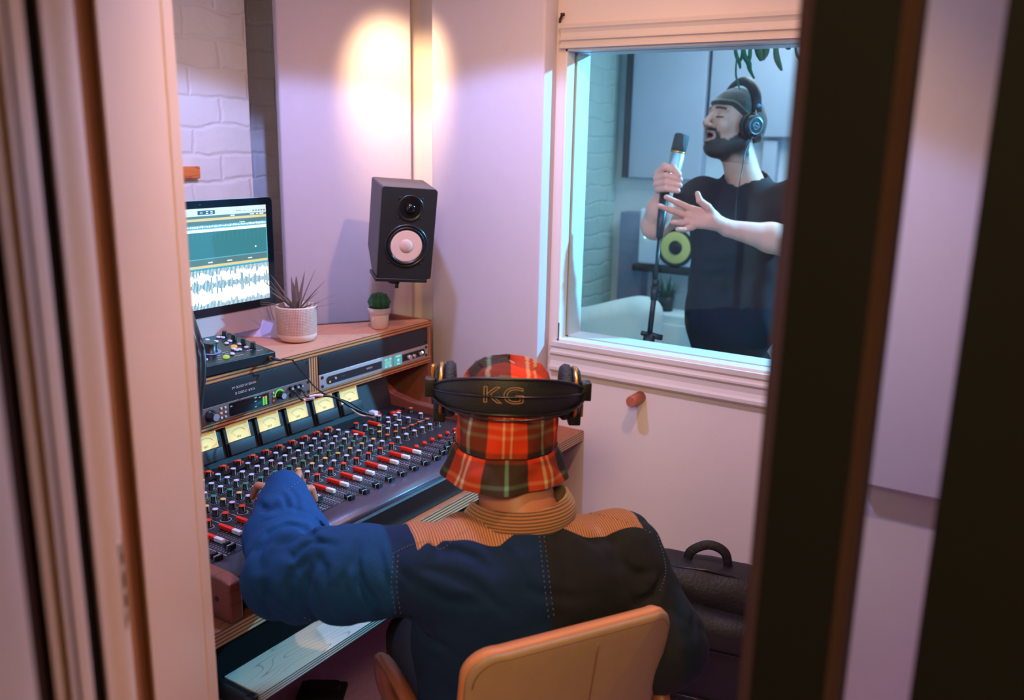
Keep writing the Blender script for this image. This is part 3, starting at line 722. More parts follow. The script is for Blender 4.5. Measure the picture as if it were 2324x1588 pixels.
for a_, b_ in ((.548, .632), (.650, .725)):
    mm = MB().box((X(a_), YR-.008, zr+.004), (X(b_), YR-.005, zr+.040), bev=.001).build('lit_meter', M_teal, pre)
    q = MB()
    if a_ < .6:
        for z0_ in (.032, .009): q.box((X(a_+.012), YR-.0085, zr+z0_), (X(a_+.034), YR-.008, zr+z0_+.003)); q.box((X(a_+.05), YR-.0085, zr+z0_), (X(a_+.072), YR-.008, zr+z0_+.003))
        for k in range(6): q.box((X(a_+.014+.01*k), YR-.0084, zr+.014), (X(a_+.016+.01*k), YR-.008, zr+.029))
    else:
        q.box((X(a_+.015), YR-.0085, zr+.033), (X(a_+.06), YR-.008, zr+.036)); q.box((X(a_+.025), YR-.0085, zr+.008), (X(a_+.05), YR-.008, zr+.011))
        q.lathe([(.003, 0), (.003, .0005)], 10, c=(0, 0, 0)) if False else q.box((X(a_+.03), YR-.0085, zr+.017), (X(a_+.046), YR-.008, zr+.026))
    q.build('meter_marks', M_tealw, mm)
def dotcyl(x, z, r, m_, par, nm, d=.006, y=YR-.0058): return MB().cyl((x, y, z), (x, y-d, z), r, seg=14).build(nm, m_, par)
dotcyl(X(.79), zr+.021, .0075, mat('knob_silver', (206, 190, 186), .35, metal=.5), pre, 'knob', .012)
dotcyl(X(.838), zr+.021, .0055, mat('knob_silver', (0, 0, 0)), pre, 'knob', .010)
dotcyl(X(.905), zr+.022, .0055, mat('knob_silver', (0, 0, 0)), pre, 'knob', .010)
dotcyl(X(.935), zr+.022, .0040, mat('white_led', (230, 255, 252), .4, emit=3), pre, 'power_light', .002)
dotcyl(X(.082), zr+.017, .0028, mat('amber_led', (255, 160, 70), .4, emit=1.3), pre, 'indicator', .001)
dotcyl(X(.125), zr+.024, .0036, mat('knob_silver', (0, 0, 0)), pre, 'knob', .004)
text('legend', 'AUDI O', .008, frame((X(.42), YR-.0062, zr+.023), (1, 0, 0), (0, 0, 1), (0, -1, 0)), mat('legend_pink', (206, 176, 168), .5), pre)
text('legend', 'model', .006, frame((X(.19), YR-.0062, zr+.024), (1, 0, 0), (0, 0, 1), (0, -1, 0)), mat('legend_dim', (98, 88, 90), .5), pre)
for x in (X(.022), X(.978)):
    for z in (.009, .036): dotcyl(x, zr+z, .0048, mat('screw_black', (20, 20, 20), .4), pre, 'rack_screw', .002, YR-.005)
xl1 = xd-.0185; xl0 = xl1-.4826
bp2 = blank(xl0, xl1, zr+U+.0008, 'black rack panel with two lines of tiny lettering above the audio interface', ztop)
for s_, dx_, z in (('NEVER AS GOOD AS', 0, .034), ('YOUR STUDIO IS', .003, .0175)):
    text('lettering', s_, .0088, frame((ony(551, 868, YR).x+dx_, YR-.0046, zr+U+z), (-1, 0, 0), (0, 0, -1), (0, -1, 0)), mat('legend_pink', (0, 0, 0)), bp2)
ai = empty('audio_interface', ((xl0+xl1)/2, YR, zr), 'bronze-grey audio interface with dark display and green ring light in the left bay', 'audio interface')
MB().box((xl0, YR-.005, zr), (xl1, YR-.001, zr+U), bev=.0008).build('front_plate', M_bz, ai)
MB().box((xl0+.02, YR, zr+.002), (xl1-.02, YR+.2, zr+U-.002)).build('chassis', M_blackmetal, ai)
def ax(px, py): return ony(px, py, YR).x
xk = ax(474, 928)
kb = MB(); kb.rings([[(xk+r*math.cos(2*PI*j/24), YR-y, zr+.022+r*math.sin(2*PI*j/24)) for j in range(24)] for r, y in ((.0165, .005), (.0165, .009), (.0145, .010), (.0135, .024), (.012, .026))]); k1 = kb.build('volume_knob', M_knob, ai)
MB().cyl((xk+.001, YR-.0262, zr+.022), (xk+.001, YR-.0272, zr+.022), .0098, seg=20).build('knob_cap', mat('brushed_cap', (206, 200, 208), .25, metal=.8), k1)
for i, px in enumerate((497.5, 507)):
    for j in range(3):
        lit = (i == 0 and j == 1)
        dotcyl(ax(px, 915), zr+.034-.0125*j, .0030, mat('orange_button', (255, 150, 96), .4, emit=.9) if lit else mat('pale_button', (222, 196, 186), .4), ai, 'push_button', .003, YR-.005)
d0, d1 = ax(517, 920), ax(607, 893)
dsp = MB().box((d0, YR-.0062, zr+.005), (d1, YR-.005, zr+.040), bev=.0005).build('display', mat('display_black', (12, 12, 14), .15), ai)
q = MB(); sd = d1-d0
for fx, fz, w_ in ((.02, .030, .045), (.62, .034, .06), (.62, .024, .05), (.62, .009, .05), (.73, .032, .05)): q.box((d0+sd*fx, YR-.0066, zr+fz), (d0+sd*(fx+w_), YR-.0062, zr+fz+.003))
q.build('blue_readouts', mat('readout_blue', (96, 200, 224), .4, emit=.8), dsp)
q = MB(); q.box((d0+sd*.83, YR-.0066, zr+.008), (d0+sd*.875, YR-.0062, zr+.028)); q.box((d0+sd*.895, YR-.0066, zr+.008), (d0+sd*.94, YR-.0062, zr+.028)); q.build('green_level_bar', mat('level_green', (120, 226, 60), .4, emit=.9), dsp)
q = MB(); q.box((d0+sd*.83, YR-.0066, zr+.028), (d0+sd*.875, YR-.0062, zr+.032)); q.box((d0+sd*.895, YR-.0066, zr+.028), (d0+sd*.94, YR-.0062, zr+.032)); q.build('orange_level_tip', mat('level_orange', (250, 160, 60), .4, emit=.9), dsp)
for j in range(3): dotcyl(ax(616.5, 886), zr+.034-.011*j, .0026, mat('pale_button', (0, 0, 0)), ai, 'push_button', .003, YR-.005)
xk = ax(631, 884)
g = MB(); n_ = 28
Rr = [[(xk+r*math.cos(math.radians(-45+235*k/n_)), YR-y, zr+.023+r*math.sin(math.radians(-45+235*k/n_))) for k in range(n_+1)] for r, y in ((.0128, .0052), (.0150, .0064), (.0150, .0064), (.0172, .0052))]
g.rings(Rr, cap=False, closed=False); g.build('green_ring_light', mat('ring_green', (96, 214, 60), .4, emit=1.1), ai)
kb = MB(); kb.rings([[(xk+r*math.cos(2*PI*j/20), YR-y, zr+.023+r*math.sin(2*PI*j/20)) for j in range(20)] for r, y in ((.0125, .005), (.0112, .022), (.010, .023))]); k1 = kb.build('volume_knob', M_knob, ai)
MB().cyl((xk, YR-.0232, zr+.023), (xk, YR-.024, zr+.023), .0085, seg=18).build('knob_cap', mat('brushed_cap', (0, 0, 0)), k1)
for px, r in ((655, .006), (668, .006), (678, .005)):
    k1 = dotcyl(ax(px, 872), zr+.033, r, M_knob, ai, 'small_knob', .011, YR-.005); MB().cyl((ax(px, 872), YR-.0162, zr+.033), (ax(px, 872), YR-.0168, zr+.033), r*.75, seg=12).build('knob_cap', mat('brushed_cap', (0, 0, 0)), k1)
for px in (658, 672): dotcyl(ax(px, 886), zr+.013, .0075, M_knob, ai, 'jack_socket', .006, YR-.005)
for z in (.008, .036): dotcyl(xl1-.008, zr+z, .004, mat('screw_black', (0, 0, 0)), ai, 'rack_screw', .002, YR-.005)
# ================================================================ COMPUTER, DESKTOP CONTROLLER
YM = 2.045
g0 = ony(617, 446, YM); g1 = ony(625.6, 690, YM); s0 = ony(603, 463.7, YM); s1 = ony(610, 674.7, YM); cb_ = ony(625, 737, YM)
GX = (g0.x+g1.x)/2; gw = .56; gx0 = GX-gw; gz0, gz1 = g1.z, g0.z; sxr = (s0.x+s1.x)/2; sxl = gx0+(GX-sxr); sz0, sz1 = s1.z, s0.z; cz = max(cb_.z, ZS+.018)
M_alu = mat('brushed_aluminium', (196, 176, 170), .4, metal=.35, var=.03, vscale=60)
pc_ = empty('desktop_computer', ((gx0+GX)/2, YM, ZS), 'all-in-one desktop computer with an audio editing screen on the rack shelf', 'computer')
def rr(x0, x1, z0, z1, r, corners=(1, 1, 1, 1)):
    P = []
    for (cx, cz_, a0, on) in ((x1, z0, -90, corners[0]), (x1, z1, 0, corners[1]), (x0, z1, 90, corners[2]), (x0, z0, 180, corners[3])):
        q = r if on else .0004; ox = cx-q if cx == x1 else cx+q; oz = cz_+q if cz_ == z0 else cz_-q
        for k in range(7): a_ = math.radians(a0+15*k); P.append((ox+q*math.cos(a_), oz+q*math.sin(a_)))
    return P
MB().prism(rr(gx0, GX, cz, gz1, .014), YM+.001, YM+.008, 'y').build('housing', M_alu, pc_)
MB().prism(rr(gx0+.0008, GX-.0008, gz0, gz1-.0008, .0135, (0, 1, 1, 0)), YM-.0015, YM+.002, 'y').build('glass_bezel', mat('black_glass_bezel', (10, 24, 32), .12), pc_)
b = MB(); cxm = (gx0+GX)/2; czm = (gz0+gz1)/2
b.rings([[(cxm+(x-cxm)*s_, YM+.006+y, czm+(z-czm)*s_) for x, z in rr(gx0+.004, GX-.004, cz+.004, gz1-.004, .02)] for s_, y in ((1, 0), (.8, .018), (.4, .035), (.05, .038))]); b.build('rear_shell', M_alu, pc_)
st = MB(); st.box((cxm-.08, YM+.03, ZS+.0005), (cxm+.08, YM+.036, czm-.02)); st.box((cxm-.08, YM-.02, ZS+.0005), (cxm+.08, YM+.036, ZS+.0055)); st.build('stand', M_alu, pc_)
# screen content
def em(n, c, e): return mat(n, c, .4, emit=e)
C_top = em('scr_toolbar', (226, 244, 246), 1.0); C_teal = em('scr_teal', (58, 138, 150), .95); C_dk = em('scr_teal_dark', (96, 140, 146), .9); C_yel = em('scr_ruler', (236, 222, 160), 1.0)
C_wh = em('scr_white', (248, 255, 255), 1.25); C_bl = em('scr_blue', (24, 104, 150), .9); C_sky = em('scr_sky', (96, 190, 214), 1.0); C_wave = em('scr_wave', (14, 142, 182), .9)
yS = YM-.0018
scr = MB().box((sxl, yS, sz0), (sxr, yS+.0006, sz1)).build('screen', C_teal, pc_)
SH = sz1-sz0; SW = sxr-sxl
def q_(name, m, rects, dy=.0003):
    mb = MB()
    for x0, x1, v0, v1 in rects: mb.poly([(sxl+SW*x0, yS-dy, sz1-SH*v1), (sxl+SW*x1, yS-dy, sz1-SH*v1), (sxl+SW*x1, yS-dy, sz1-SH*v0), (sxl+SW*x0, yS-dy, sz1-SH*v0)])
    return mb.build(name, m, scr)
q_('toolbar', C_top, [(0, 1, 0, .075)])
q_('header_bar', C_dk, [(0, 1, .078, .10), (0, 1, .125, .165), (0, 1, .505, .565)])
q_('ruler', C_yel, [(0, 1, .10, .125), (0, 1, .565, .59)])
q_('track_strip', C_sky, [(0, 1, .165, .225), (0, 1, .59, .61), (0, 1, .495, .505), (.994, 1, .12, .60)])
q_('wave_field', C_wh, [(0, 1, .205, .235), (0, 1, .61, 1.0)])
q_('counter', C_bl, [(.52, .635, .022, .062)], .0005)
rnd = random.Random(11); W_ = []
for k in range(105):
    x = k/105; a_ = .016+.05*abs(math.sin(k*.35))*rnd.random()+(.05 if rnd.random() < .12 else 0)
    W_.append((x, x+.0062, .775-a_, .775+a_)); b_ = .02+.07*rnd.random()*abs(math.sin(k*.21+1)); W_.append((x, x+.0058, .60, .615+b_)); W_.append((x, x+.0058, .985-b_*.8, 1.0))
q_('waveform', C_wave, W_, .0006)
q_('thin_waveform', C_wh, [(k/90, k/90+.007, .178-.008*rnd.random(), .186+.008*rnd.random()) for k in range(90)], .0006)
q_('grid_lines', em('scr_grid', (86, 160, 168), .95), [(.03*k, .03*k+.0015, .24, .33) for k in range(1, 33)], .0004)
wt = [(.60+.07*k, .60+.07*k+.03, .082, .092) for k in (2, 4, 5)]+[(.85, .88, .536, .546), (.70, .735, .536, .546), (.57, .60, .536, .546), (.80, .84, .157, .163), (.925, .94, .083, .091), (.95, .96, .083, .091)]
q_('labels', C_wh, wt, .0007)
q_('toolbar_icons', em('scr_icon', (120, 150, 158), .8), [(.78, .82, .043, .048), (.835, .85, .043, .048)]+[(.90+.02*k, .912+.02*k, .045, .060) for k in range(5)], .0006)
text('counter_text', '21', SH*.03, frame((sxl+SW*.545, yS-.0008, sz1-SH*.043), (1, 0, 0), (0, 0, 1), (0, -1, 0)), C_wh, scr)
q_('counter_marks', C_wh, [(.575, .59, .030, .037), (.575, .59, .047, .054), (.605, .62, .030, .037), (.605, .62, .047, .054)], .0008)
cu = sxl+SW*.918; MB().poly([(cu, yS-.0009, sz1-SH*.44), (cu+.003, yS-.0009, sz1-SH*.452), (cu+.0012, yS-.0009, sz1-SH*.452), (cu, yS-.0009, sz1-SH*.456)]) if False else q_('mouse_pointer', C_wh, [(.905, .915, .42, .435)], .0008)
MB().cyl(((gx0+GX)/2+.02, YM-.002, (sz1+gz1)/2), ((gx0+GX)/2+.02, YM-.0024, (sz1+gz1)/2), .002, seg=10).build('camera_lens', mat('lens_grey', (70, 80, 84), .3), pc_)
# monitor controller box (wedge) at the front edge of the shelf
zc0 = ZS+.0035
A_ = onz(626.3, 819, zc0); B_ = onz(468, 855.5, zc0)
ux = Vector((A_.x-B_.x, A_.y-B_.y, 0)).normalized(); uy = Vector((-ux.y, ux.x, 0)); bw = .272; bd = .20
org = A_-ux*bw
F0 = frame(org, ux, uy, (0, 0, 1))
mc = empty('monitor_controller', org+ux*bw/2, 'black desktop controller box with one big knob and lit buttons, beside the ribbed plant pot', 'controller')
t_ = MB(); t_.M = F0; zf, zbk = .027, .050
t_.prism([(0, 0), (bd, 0), (bd, zbk), (0, zf)], 0, bw, 'x'); ob = t_.build('body', mat('controller_teal_black', (22, 32, 36), .32, var=.2), mc); md = ob.modifiers.new('b', 'BEVEL'); md.width = .002; md.segments = 2
f_ = MB(); f_.M = F0
for x in (.02, bw-.02):
    for y in (.02, bd-.02): f_.lathe([(.008, -.003), (.008, .0002)], 10, c=(x, y, 0))
f_.build('rubber_foot', M_seal, mc)
sl_ = math.atan2(zbk-zf, bd)
FT = F0 @ Matrix.Translation((0, 0, zf)) @ Matrix.Rotation(sl_, 4, 'X')
def ctl(name, prof_, u, v, m, par=mc, seg=16):
    k_ = MB(); k_.M = FT; k_.lathe(prof_, seg, c=(bw*u, bd*v, .0005)); return k_.build(name, m, par)
ctl('dial_ring', [(.030, 0), (.030, .0006), (.027, .0007)], .48, .46, mat('ring_print', (120, 130, 160), .5))
bk = ctl('main_knob', [(.021, 0), (.021, .002), (.0185, .003), (.0178, .024), (.0165, .026)], .48, .46, M_knob, seg=28)
for v in (.86, .66, .46, .26): ctl('rotary_knob', [(.0085, 0), (.0075, .002), (.007, .017), (.006, .018)], .87-.02*(v-.5), v, M_knob)
pb = mat('pale_round_button', (214, 198, 206), .45)
for u, v in ((.66, .86), (.70, .74), (.75, .60), (.83, .84), (.80, .88), (.82, .66), (.84, .48), (.83, .32), (.30, .20), (.20, .30), (.12, .44), (.60, .20), (.70, .30), (.735, .29), (.70, .36)):
    ctl('round_button', [(.0065, 0), (.0065, .003), (.005, .0045)], u, v, pb)
ctl('orange_button', [(.0085, 0), (.0085, .004), (.006, .006)], .745, .43, mat('lit_orange', (255, 176, 86), .4, emit=.85))
ctl('green_button', [(.0085, 0), (.0085, .004), (.006, .006)], .50, .14, mat('lit_green', (190, 230, 90), .4, emit=.8))
mk = MB(); mk.M = FT
for k in range(9): mk.box((bw*.27+.004*k, bd*.84-.006*k, .0004), (bw*.27+.004*k+.007, bd*.84-.006*k+.0016, .0009))
mk.build('level_leds', mat('yellow_leds', (230, 214, 110), .4, emit=.8), mc)
mk = MB(); mk.M = FT
mk.box((bw*.36, bd*.93, .0004), (bw*.52, bd*.96, .0009))
for k in range(7): mk.box((bw*(.40+.03*k), bd*(.12+.07*(k % 3)), .0004), (bw*(.44+.03*k), bd*(.128+.07*(k % 3)), .0008))
for a_, b_ in ((.10, .64), (.55, .32), (.62, .12), (.86, .14), (.78, .22), (.12, .12)): mk.box((bw*a_, bd*b_, .0004), (bw*a_+.018, bd*b_+.0016, .0008))
mk.build('printed_marks', M_mark, mc)
jc = MB(); jc.M = F0; jc.cyl((bw-.02, -.001, .013), (bw-.02, -.006, .013), .006); jc.build('brass_socket', mat('brass', (200, 140, 70), .3, metal=.9), mc)
# ================================================================ PLANTS ON THE SHELF
def plant_pot(name, p, label, prof_, seg, soil_r, soil_z, mats_, cat='plant'):
    e_ = empty(name, p, label, cat)
    b_ = MB(); b_.lathe(prof_, seg, c=p); po = b_.build('pot', mats_, e_)
    s_ = MB(); s_.lathe([(.0001, soil_z-.004), (soil_r, soil_z-.004), (soil_r, soil_z), (.0001, soil_z+.004)], 20, c=p); s_.build('soil', mat('dark_soil', (54, 36, 34), .95, bump=.8, bscale=300), e_)
    return e_, po
pp = onz(675.5, 772, ZS+.0005); pp = Vector((pp.x, pp.y, ZS+.0008))
M_rib = bpy.data.materials.new('woven_ceramic'); M_rib.use_nodes = True; nt = M_rib.node_tree; b_ = nt.nodes['Principled BSDF']
uvn = nn(nt, 'ShaderNodeUVMap'); ck_ = nn(nt, 'ShaderNodeTexBrick'); nt.links.new(uvn.outputs[0], ck_.inputs['Vector']); ck_.offset = 0
ck_.inputs['Scale'].default_value = 1; ck_.inputs['Brick Width'].default_value = .0046; ck_.inputs['Row Height'].default_value = .0046; ck_.inputs['Mortar Size'].default_value = .0007; ck_.inputs['Mortar Smooth'].default_value = .6
ck_.inputs['Color1'].default_value = lin((226, 186, 166)); ck_.inputs['Color2'].default_value = lin((220, 178, 158)); ck_.inputs['Mortar'].default_value = lin((170, 112, 96))
nt.links.new(ck_.outputs['Color'], b_.inputs['Base Color']); bp = nn(nt, 'ShaderNodeBump', Strength=.7, Distance=.002, invert=True); nt.links.new(ck_.outputs['Fac'], bp.inputs['Height']); nt.links.new(bp.outputs[0], b_.inputs['Normal']); b_.inputs['Roughness'].default_value = .6
hp = .108
M_cer = mat('pale_ceramic', (232, 200, 186), .55, var=.02)
pl, po = plant_pot('potted_air_plant', pp, 'spiky-leaved plant in a ribbed round white pot beside the computer', [(.036, 0), (.049, .004), (.057, .016), (.0585, .024), (.0605, .08), (.061, hp-.003), (.060, hp), (.0565, hp-.002), (.056, hp-.022)], 56, .056, hp-.02, [M_cer, M_rib])
me = po.data; uvl = me.uv_layers.new(name='UVMap')
for f in me.polygons:
    zc = sum(me.vertices[v].co.z for v in f.vertices)/len(f.vertices)-pp.z
    rad = math.hypot(f.center.x-pp.x, f.center.y-pp.y)
    if .023 < zc < hp-.004 and rad > .0575: f.material_index = 1
    an0 = math.atan2(f.center.y-pp.y, f.center.x-pp.x)
    for li in f.loop_indices:
        v = me.vertices[me.loops[li].vertex_index].co; an = math.atan2(v.y-pp.y, v.x-pp.x)
        while an-an0 > PI: an -= 2*PI
        while an-an0 < -PI: an += 2*PI
        uvl.data[li].uv = (an*.06, v.z-pp.z)
def blade(mb, base, d, up, L_, w_, droop, tw=0, n=10):
    d = Vector(d).normalized(); side = d.cross(Vector((0, 0, 1))); side = side.normalized() if side.length > 1e-4 else Vector((1, 0, 0)); R = []
    for i in range(n+1):
        t = i/n; p = Vector(base)+(d*math.cos(up)+Vector((0, 0, math.sin(up))))*L_*t + Vector((0, 0, -1))*droop*L_*t*t + d*droop*.25*L_*t*t
        w = w_*(1-t)**.75*(1 if t > .05 else .8)+.0004; nrm = Vector((0, 0, 1))*math.cos(up)-d*math.sin(up)
        R.append([p+side*w*.5, p+nrm*w*.16*-1, p-side*w*.5, p+nrm*w*.10])
    mb.rings(R, cap=True, smooth=True)
rtv = Vector((rt[0], rt[1], 0)); fwv = Vector((fw[0], fw[1], 0))
top = pp+Vector((0, 0, hp-.015)); bl = MB()
for ang, up, L_, w_, dr_ in ((178, 62, .125, .012, .12), (165, 42, .12, .011, .05), (150, 30, .10, .010, .1), (200, 24, .09, .009, .2), (15, 68, .125, .013, .05), (0, 50, .115, .013, .05), (-20, 30, .09, .010, .2), (10, 22, .11, .006, .0), (-5, 12, .115, .006, .0), (95, 82, .09, .016, .0), (-90, 78, .085, .016, .05), (120, 70, .095, .013, .05), (60, 74, .11, .012, .05), (-120, 60, .07, .012, .2), (-60, 58, .065, .012, .25), (170, 18, .10, .008, .15), (185, 50, .11, .008, -.05), (40, 40, .08, .010, .1)):
    a_ = math.radians(ang); dd = rtv*math.cos(a_)+fwv*math.sin(a_); blade(bl, top+dd*.006, dd, math.radians(up), L_*1.12, w_*1.5, dr_)
bl.build('leaves', mat('grey_green_leaf', (112, 88, 76), .5, var=.25, vscale=40, sheen=.3), pl)
pq = onz(861.5, 744, ZS+.0005); pq = Vector((pq.x, pq.y, ZS+.0008))
cc, _ = plant_pot('potted_cactus', pq, 'small round green cactus in a white terracotta pot below the speaker', [(.023, 0), (.0255, .002), (.0315, .046), (.0315, .048), (.0355, .049), (.037, .066), (.0355, .068), (.034, .066), (.033, .058)], 40, .0335, .062, mat('white_terracotta', (226, 206, 204), .7, var=.04, bump=.1))
def cact(P):
    q = P-np.array([pq.x, pq.y, pq.z+.086]); r = np.linalg.norm(q*np.array([1, 1, 1.15]), axis=1); an = np.arctan2(q[:, 1], q[:, 0]); el = np.arcsin(np.clip(q[:, 2]/np.maximum(r, 1e-5), -1, 1))
    return r-.034-.0025*np.maximum(0, np.cos(an*13+el*2.0))*np.maximum(.1, np.cos(el*9))-.0012*np.cos(an*13)
c_ = np.array([pq.x, pq.y, pq.z+.086]); sdf_obj('cactus_body', cact, c_-.042, c_+.042, .0013, mat('cactus_green', (38, 92, 52), .6, var=.3, vscale=90), cc)
sp = MB(); rs = random.Random(4)
for k in range(90):
    a_, e_ = rs.uniform(0, 2*PI), rs.uniform(-.4, 1.4); d = Vector((math.cos(a_)*math.cos(e_), math.sin(a_)*math.cos(e_), math.sin(e_))); p = Vector(c_)+Vector((d.x, d.y, d.z*.87))*.035
    sp.tube([p, p+d*.006], [.0004, .0001], 4)
sp.build('spines', mat('cactus_spines', (196, 206, 190), .6), cc)
# ================================================================ WALL SPEAKER
cen = dep(924, 531, 2.6); cr3, cf3 = Vector(CR), Vector(CF)
hd = Vector((cen.x, cen.y, 0)).normalized()
nrm = (-hd + Vector((hd.y, -hd.x, 0))*math.tan(math.radians(11))).normalized(); nrm = (nrm+Vector((0, 0, -.10))).normalized()
rx = Vector((0, 0, 1)).cross(nrm).normalized(); uz = nrm.cross(rx)
rl = math.radians(-3.6); rx, uz = rx*math.cos(rl)+uz*math.sin(rl)*1, uz*math.cos(rl)-rx*math.sin(rl)*1
sw, shh, sdp = .165, .272, .20
SF = frame(cen, rx, -nrm, uz)     # x right, y into the box, z up
spk = empty('studio_speaker', cen, 'black wall-mounted studio speaker with a white cone, above the small cactus', 'speaker')
M_spk = mat('speaker_black_vinyl', (92, 84, 86), .55, var=.08, vscale=50); M_baf = mat('speaker_baffle', (20, 21, 21), .55, var=.15, vscale=120)
b = MB(); b.M = SF; pr = [(.008, -shh/2), (.008, shh/2), (sdp, shh/2), (sdp, -shh/2+.055), (.10, -shh/2)]
b.prism(pr[::-1], -sw/2, sw/2, 'x'); ob = b.build('cabinet', M_spk, spk); md = ob.modifiers.new('b', 'BEVEL'); md.width = .006; md.segments = 3; md.limit_method = 'ANGLE'
b = MB(); b.M = SF; b.prism(rr(-sw/2, sw/2, -shh/2, shh/2, .009), 0, .009, 'y'); b.build('baffle', M_baf, spk)
def spr(name, prof_, cx_, cz_, m, seg=36):
    b_ = MB(); b_.M = SF; b_.rings([[(cx_+r*math.cos(2*PI*j/seg), -y, cz_+r*math.sin(2*PI*j/seg)) for j in range(seg)] for r, y in prof_]); return b_.build(name, m, spk)
wz = -.036
spr('woofer_rim', [(.066, 0), (.066, .003), (.060, .004), (.058, .001)], 0, wz, mat('rim_black', (26, 24, 24), .3))
spr('woofer_surround', [(.059, .0005), (.056, .006), (.050, .005), (.049, .001)], 0, wz, M_knob)
spr('white_cone', [(.0485, .002), (.047, .0035), (.030, -.004), (.022, -.0065)], 0, wz, mat('white_cone', (222, 190, 176), .5))
spr('cone_cap', [(.0225, .0005), (.020, .0035), (.014, .0065), (.007, .008), (.001, .0085)], 0, wz, mat('cone_cap', (206, 170, 154), .5))
spr('tweeter_ring', [(.040, 0), (.040, .0025), (.036, .003), (.030, -.001), (.018, -.004)], .004, .077, mat('rim_black', (0, 0, 0)))
spr('tweeter_dome', [(.0165, .001), (.014, .006), (.008, .010), (.001, .011)], .004, .077, mat('dome_black', (12, 12, 14), .12))
for cx_, cz_ in ((-.030, .106), (.038, .106), (-.030, .048), (.038, .048), (-.047, .008), (.047, .008), (-.048, -.088), (.048, -.088)): spr('screw', [(.0032, 0), (.0032, .002), (.002, .0024)], cx_, cz_, mat('rack_screw', (0, 0, 0)), 10)
b = MB(); b.M = SF; b.box((-sw/2-.004, .0, -shh/2-.012), (sw/2-.01, .11, -shh/2-.0005), bev=.003); b.cyl((-.02, .05, -shh/2-.010), (-.02, .05, -shh/2-.026), .018, seg=20); b.cyl((-.012, .04, -shh/2-.02), (-.012, .04, -shh/2-.040), .006, seg=12)
wallp = SF.inverted() @ Vector((2.44, 1.99, cen.z-.10)); b.tube([(-.02, .06, -shh/2-.012), (0, .16, -shh/2-.014), wallp], .010, 10); b.build('mounting_bracket', M_blackmetal, spk)
# picture card leaning behind the pot
cd = MB(); q0 = onz(552, 764, ZS+.001); q1 = onz(650, 768, ZS+.001)
dv = Vector((q1.x-q0.x, q1.y-q0.y, 0)).normalized(); cd.M = frame((q0.x-.02, q0.y+.05, ZS+.001), dv, Vector((-dv.y, dv.x, 0)), (0, 0, 1)); cd.prism([(0, 0), (.0012, 0), (.020, .050), (.019, .0505)], 0, .17, 'x')
card = cd.build('picture_card', mat('glossy_card', (214, 204, 244), .25, var=.1, vscale=22)); tag(card, 'glossy pale card with pink flowers leaning behind the ribbed pot', 'card')
fl = MB(); fl.M = cd.M
for x, z, r in ((.035, .022, .009), (.052, .030, .007), (.022, .016, .006)): fl.rings([[(x+r*k*math.cos(2*PI*j/10), z*.4+r*k*.4*math.sin(2*PI*j/10)-.0012, z+r*k*math.sin(2*PI*j/10)+.0002) for j in range(10)] for k in (1, .1)])
fl.build('printed_flower', mat('flower_pink', (200, 110, 160), .4), card)
# ================================================================ CABLES
M_cab = mat('black_cable', (16, 16, 18), .4); M_pink = mat('pale_plug_sleeve', (222, 186, 190), .4); M_brs = mat('brass', (0, 0, 0))
def cable(name, pts, r, label, k=8):
    return tag(MB().tube(catmull(pts, k), r, 8).build(name, M_cab), label, 'cable', None)
js = F0 @ Vector((bw-.02, -.008, .013))
c1 = cable('jack_cable', [F0 @ Vector((bw-.02, -.028, .012)), F0 @ Vector((bw+.01, -.05, .010)), dep(668, 822, 2.36), dep(693, 852, 2.32), dep(715, 878, 2.30), dep(745, 898, 2.31), dep(790, 912, 2.33), dep(838, 940, 2.36)], .0022, 'thin black cable running from the controller box down to the console')
cable_plug = MB(); cable_plug.tube([F0 @ Vector((bw-.02, -.006, .013)), F0 @ Vector((bw-.02, -.012, .013))], .003); cable_plug.tube([F0 @ Vector((bw-.02, -.011, .013)), F0 @ Vector((bw-.018, -.030, .012)), F0 @ Vector((bw-.012, -.040, .011))], [.0042, .0042, .0026]); cable_plug.build('plug', mat('blue_grey_plug', (52, 66, 78), .4), c1)
for i, (pts, lab) in enumerate((([(661, 888, 2.33), (672, 892, 2.27), (684, 906, 2.26), (700, 906, 2.28), (740, 898, 2.30), (780, 910, 2.31), (812, 932, 2.34), (850, 946, 2.38)], 'black jack cable plugged into the left socket of the audio interface'), ([(674, 884, 2.35), (688, 888, 2.28), (697, 900, 2.27), (720, 897, 2.28), (760, 902, 2.29), (800, 925, 2.32), (838, 940, 2.36), (856, 941, 2.38)], 'black jack cable plugged into the right socket of the audio interface'))):
    c = cable('jack_cable', [dep(*p) for p in pts], .0030, lab)
    P_ = catmull([dep(*p) for p in pts], 8)
    MB().tube(P_[:5], .0050, 10).build('plug', M_knob, c); MB().tube(P_[-5:], .0044, 10).build('plug_sleeve', M_pink, c); MB().tube(P_[18:28], .0036, 10).build('cable_tag', M_pink, c)
c = cable('jack_cable', [dep(706, 903, 2.34), dep(735, 897, 2.33), dep(768, 905, 2.33), dep(800, 930, 2.35), dep(820, 942, 2.37), dep(853, 945, 2.38)], .0022, 'thin tan cable curving over the meters to the console')
c.data.materials[0] = mat('tan_cable', (214, 160, 130), .5)
cable('power_cable', [dep(430, 700, 2.2), dep(450, 762, 2.02), dep(461, 800, 2.0), dep(462, 850, 1.99), dep(455, 920, 1.98), dep(450, 990, 1.97)], .0062, 'thick black cable hanging at the left end of the shelf, front of two')
cable('power_cable', [dep(425, 740, 2.25), dep(446, 785, 2.12), dep(453, 830, 2.1), dep(449, 900, 2.09), dep(446, 1000, 2.08)], .0055, 'thick black cable hanging at the left end of the shelf, rear of two')
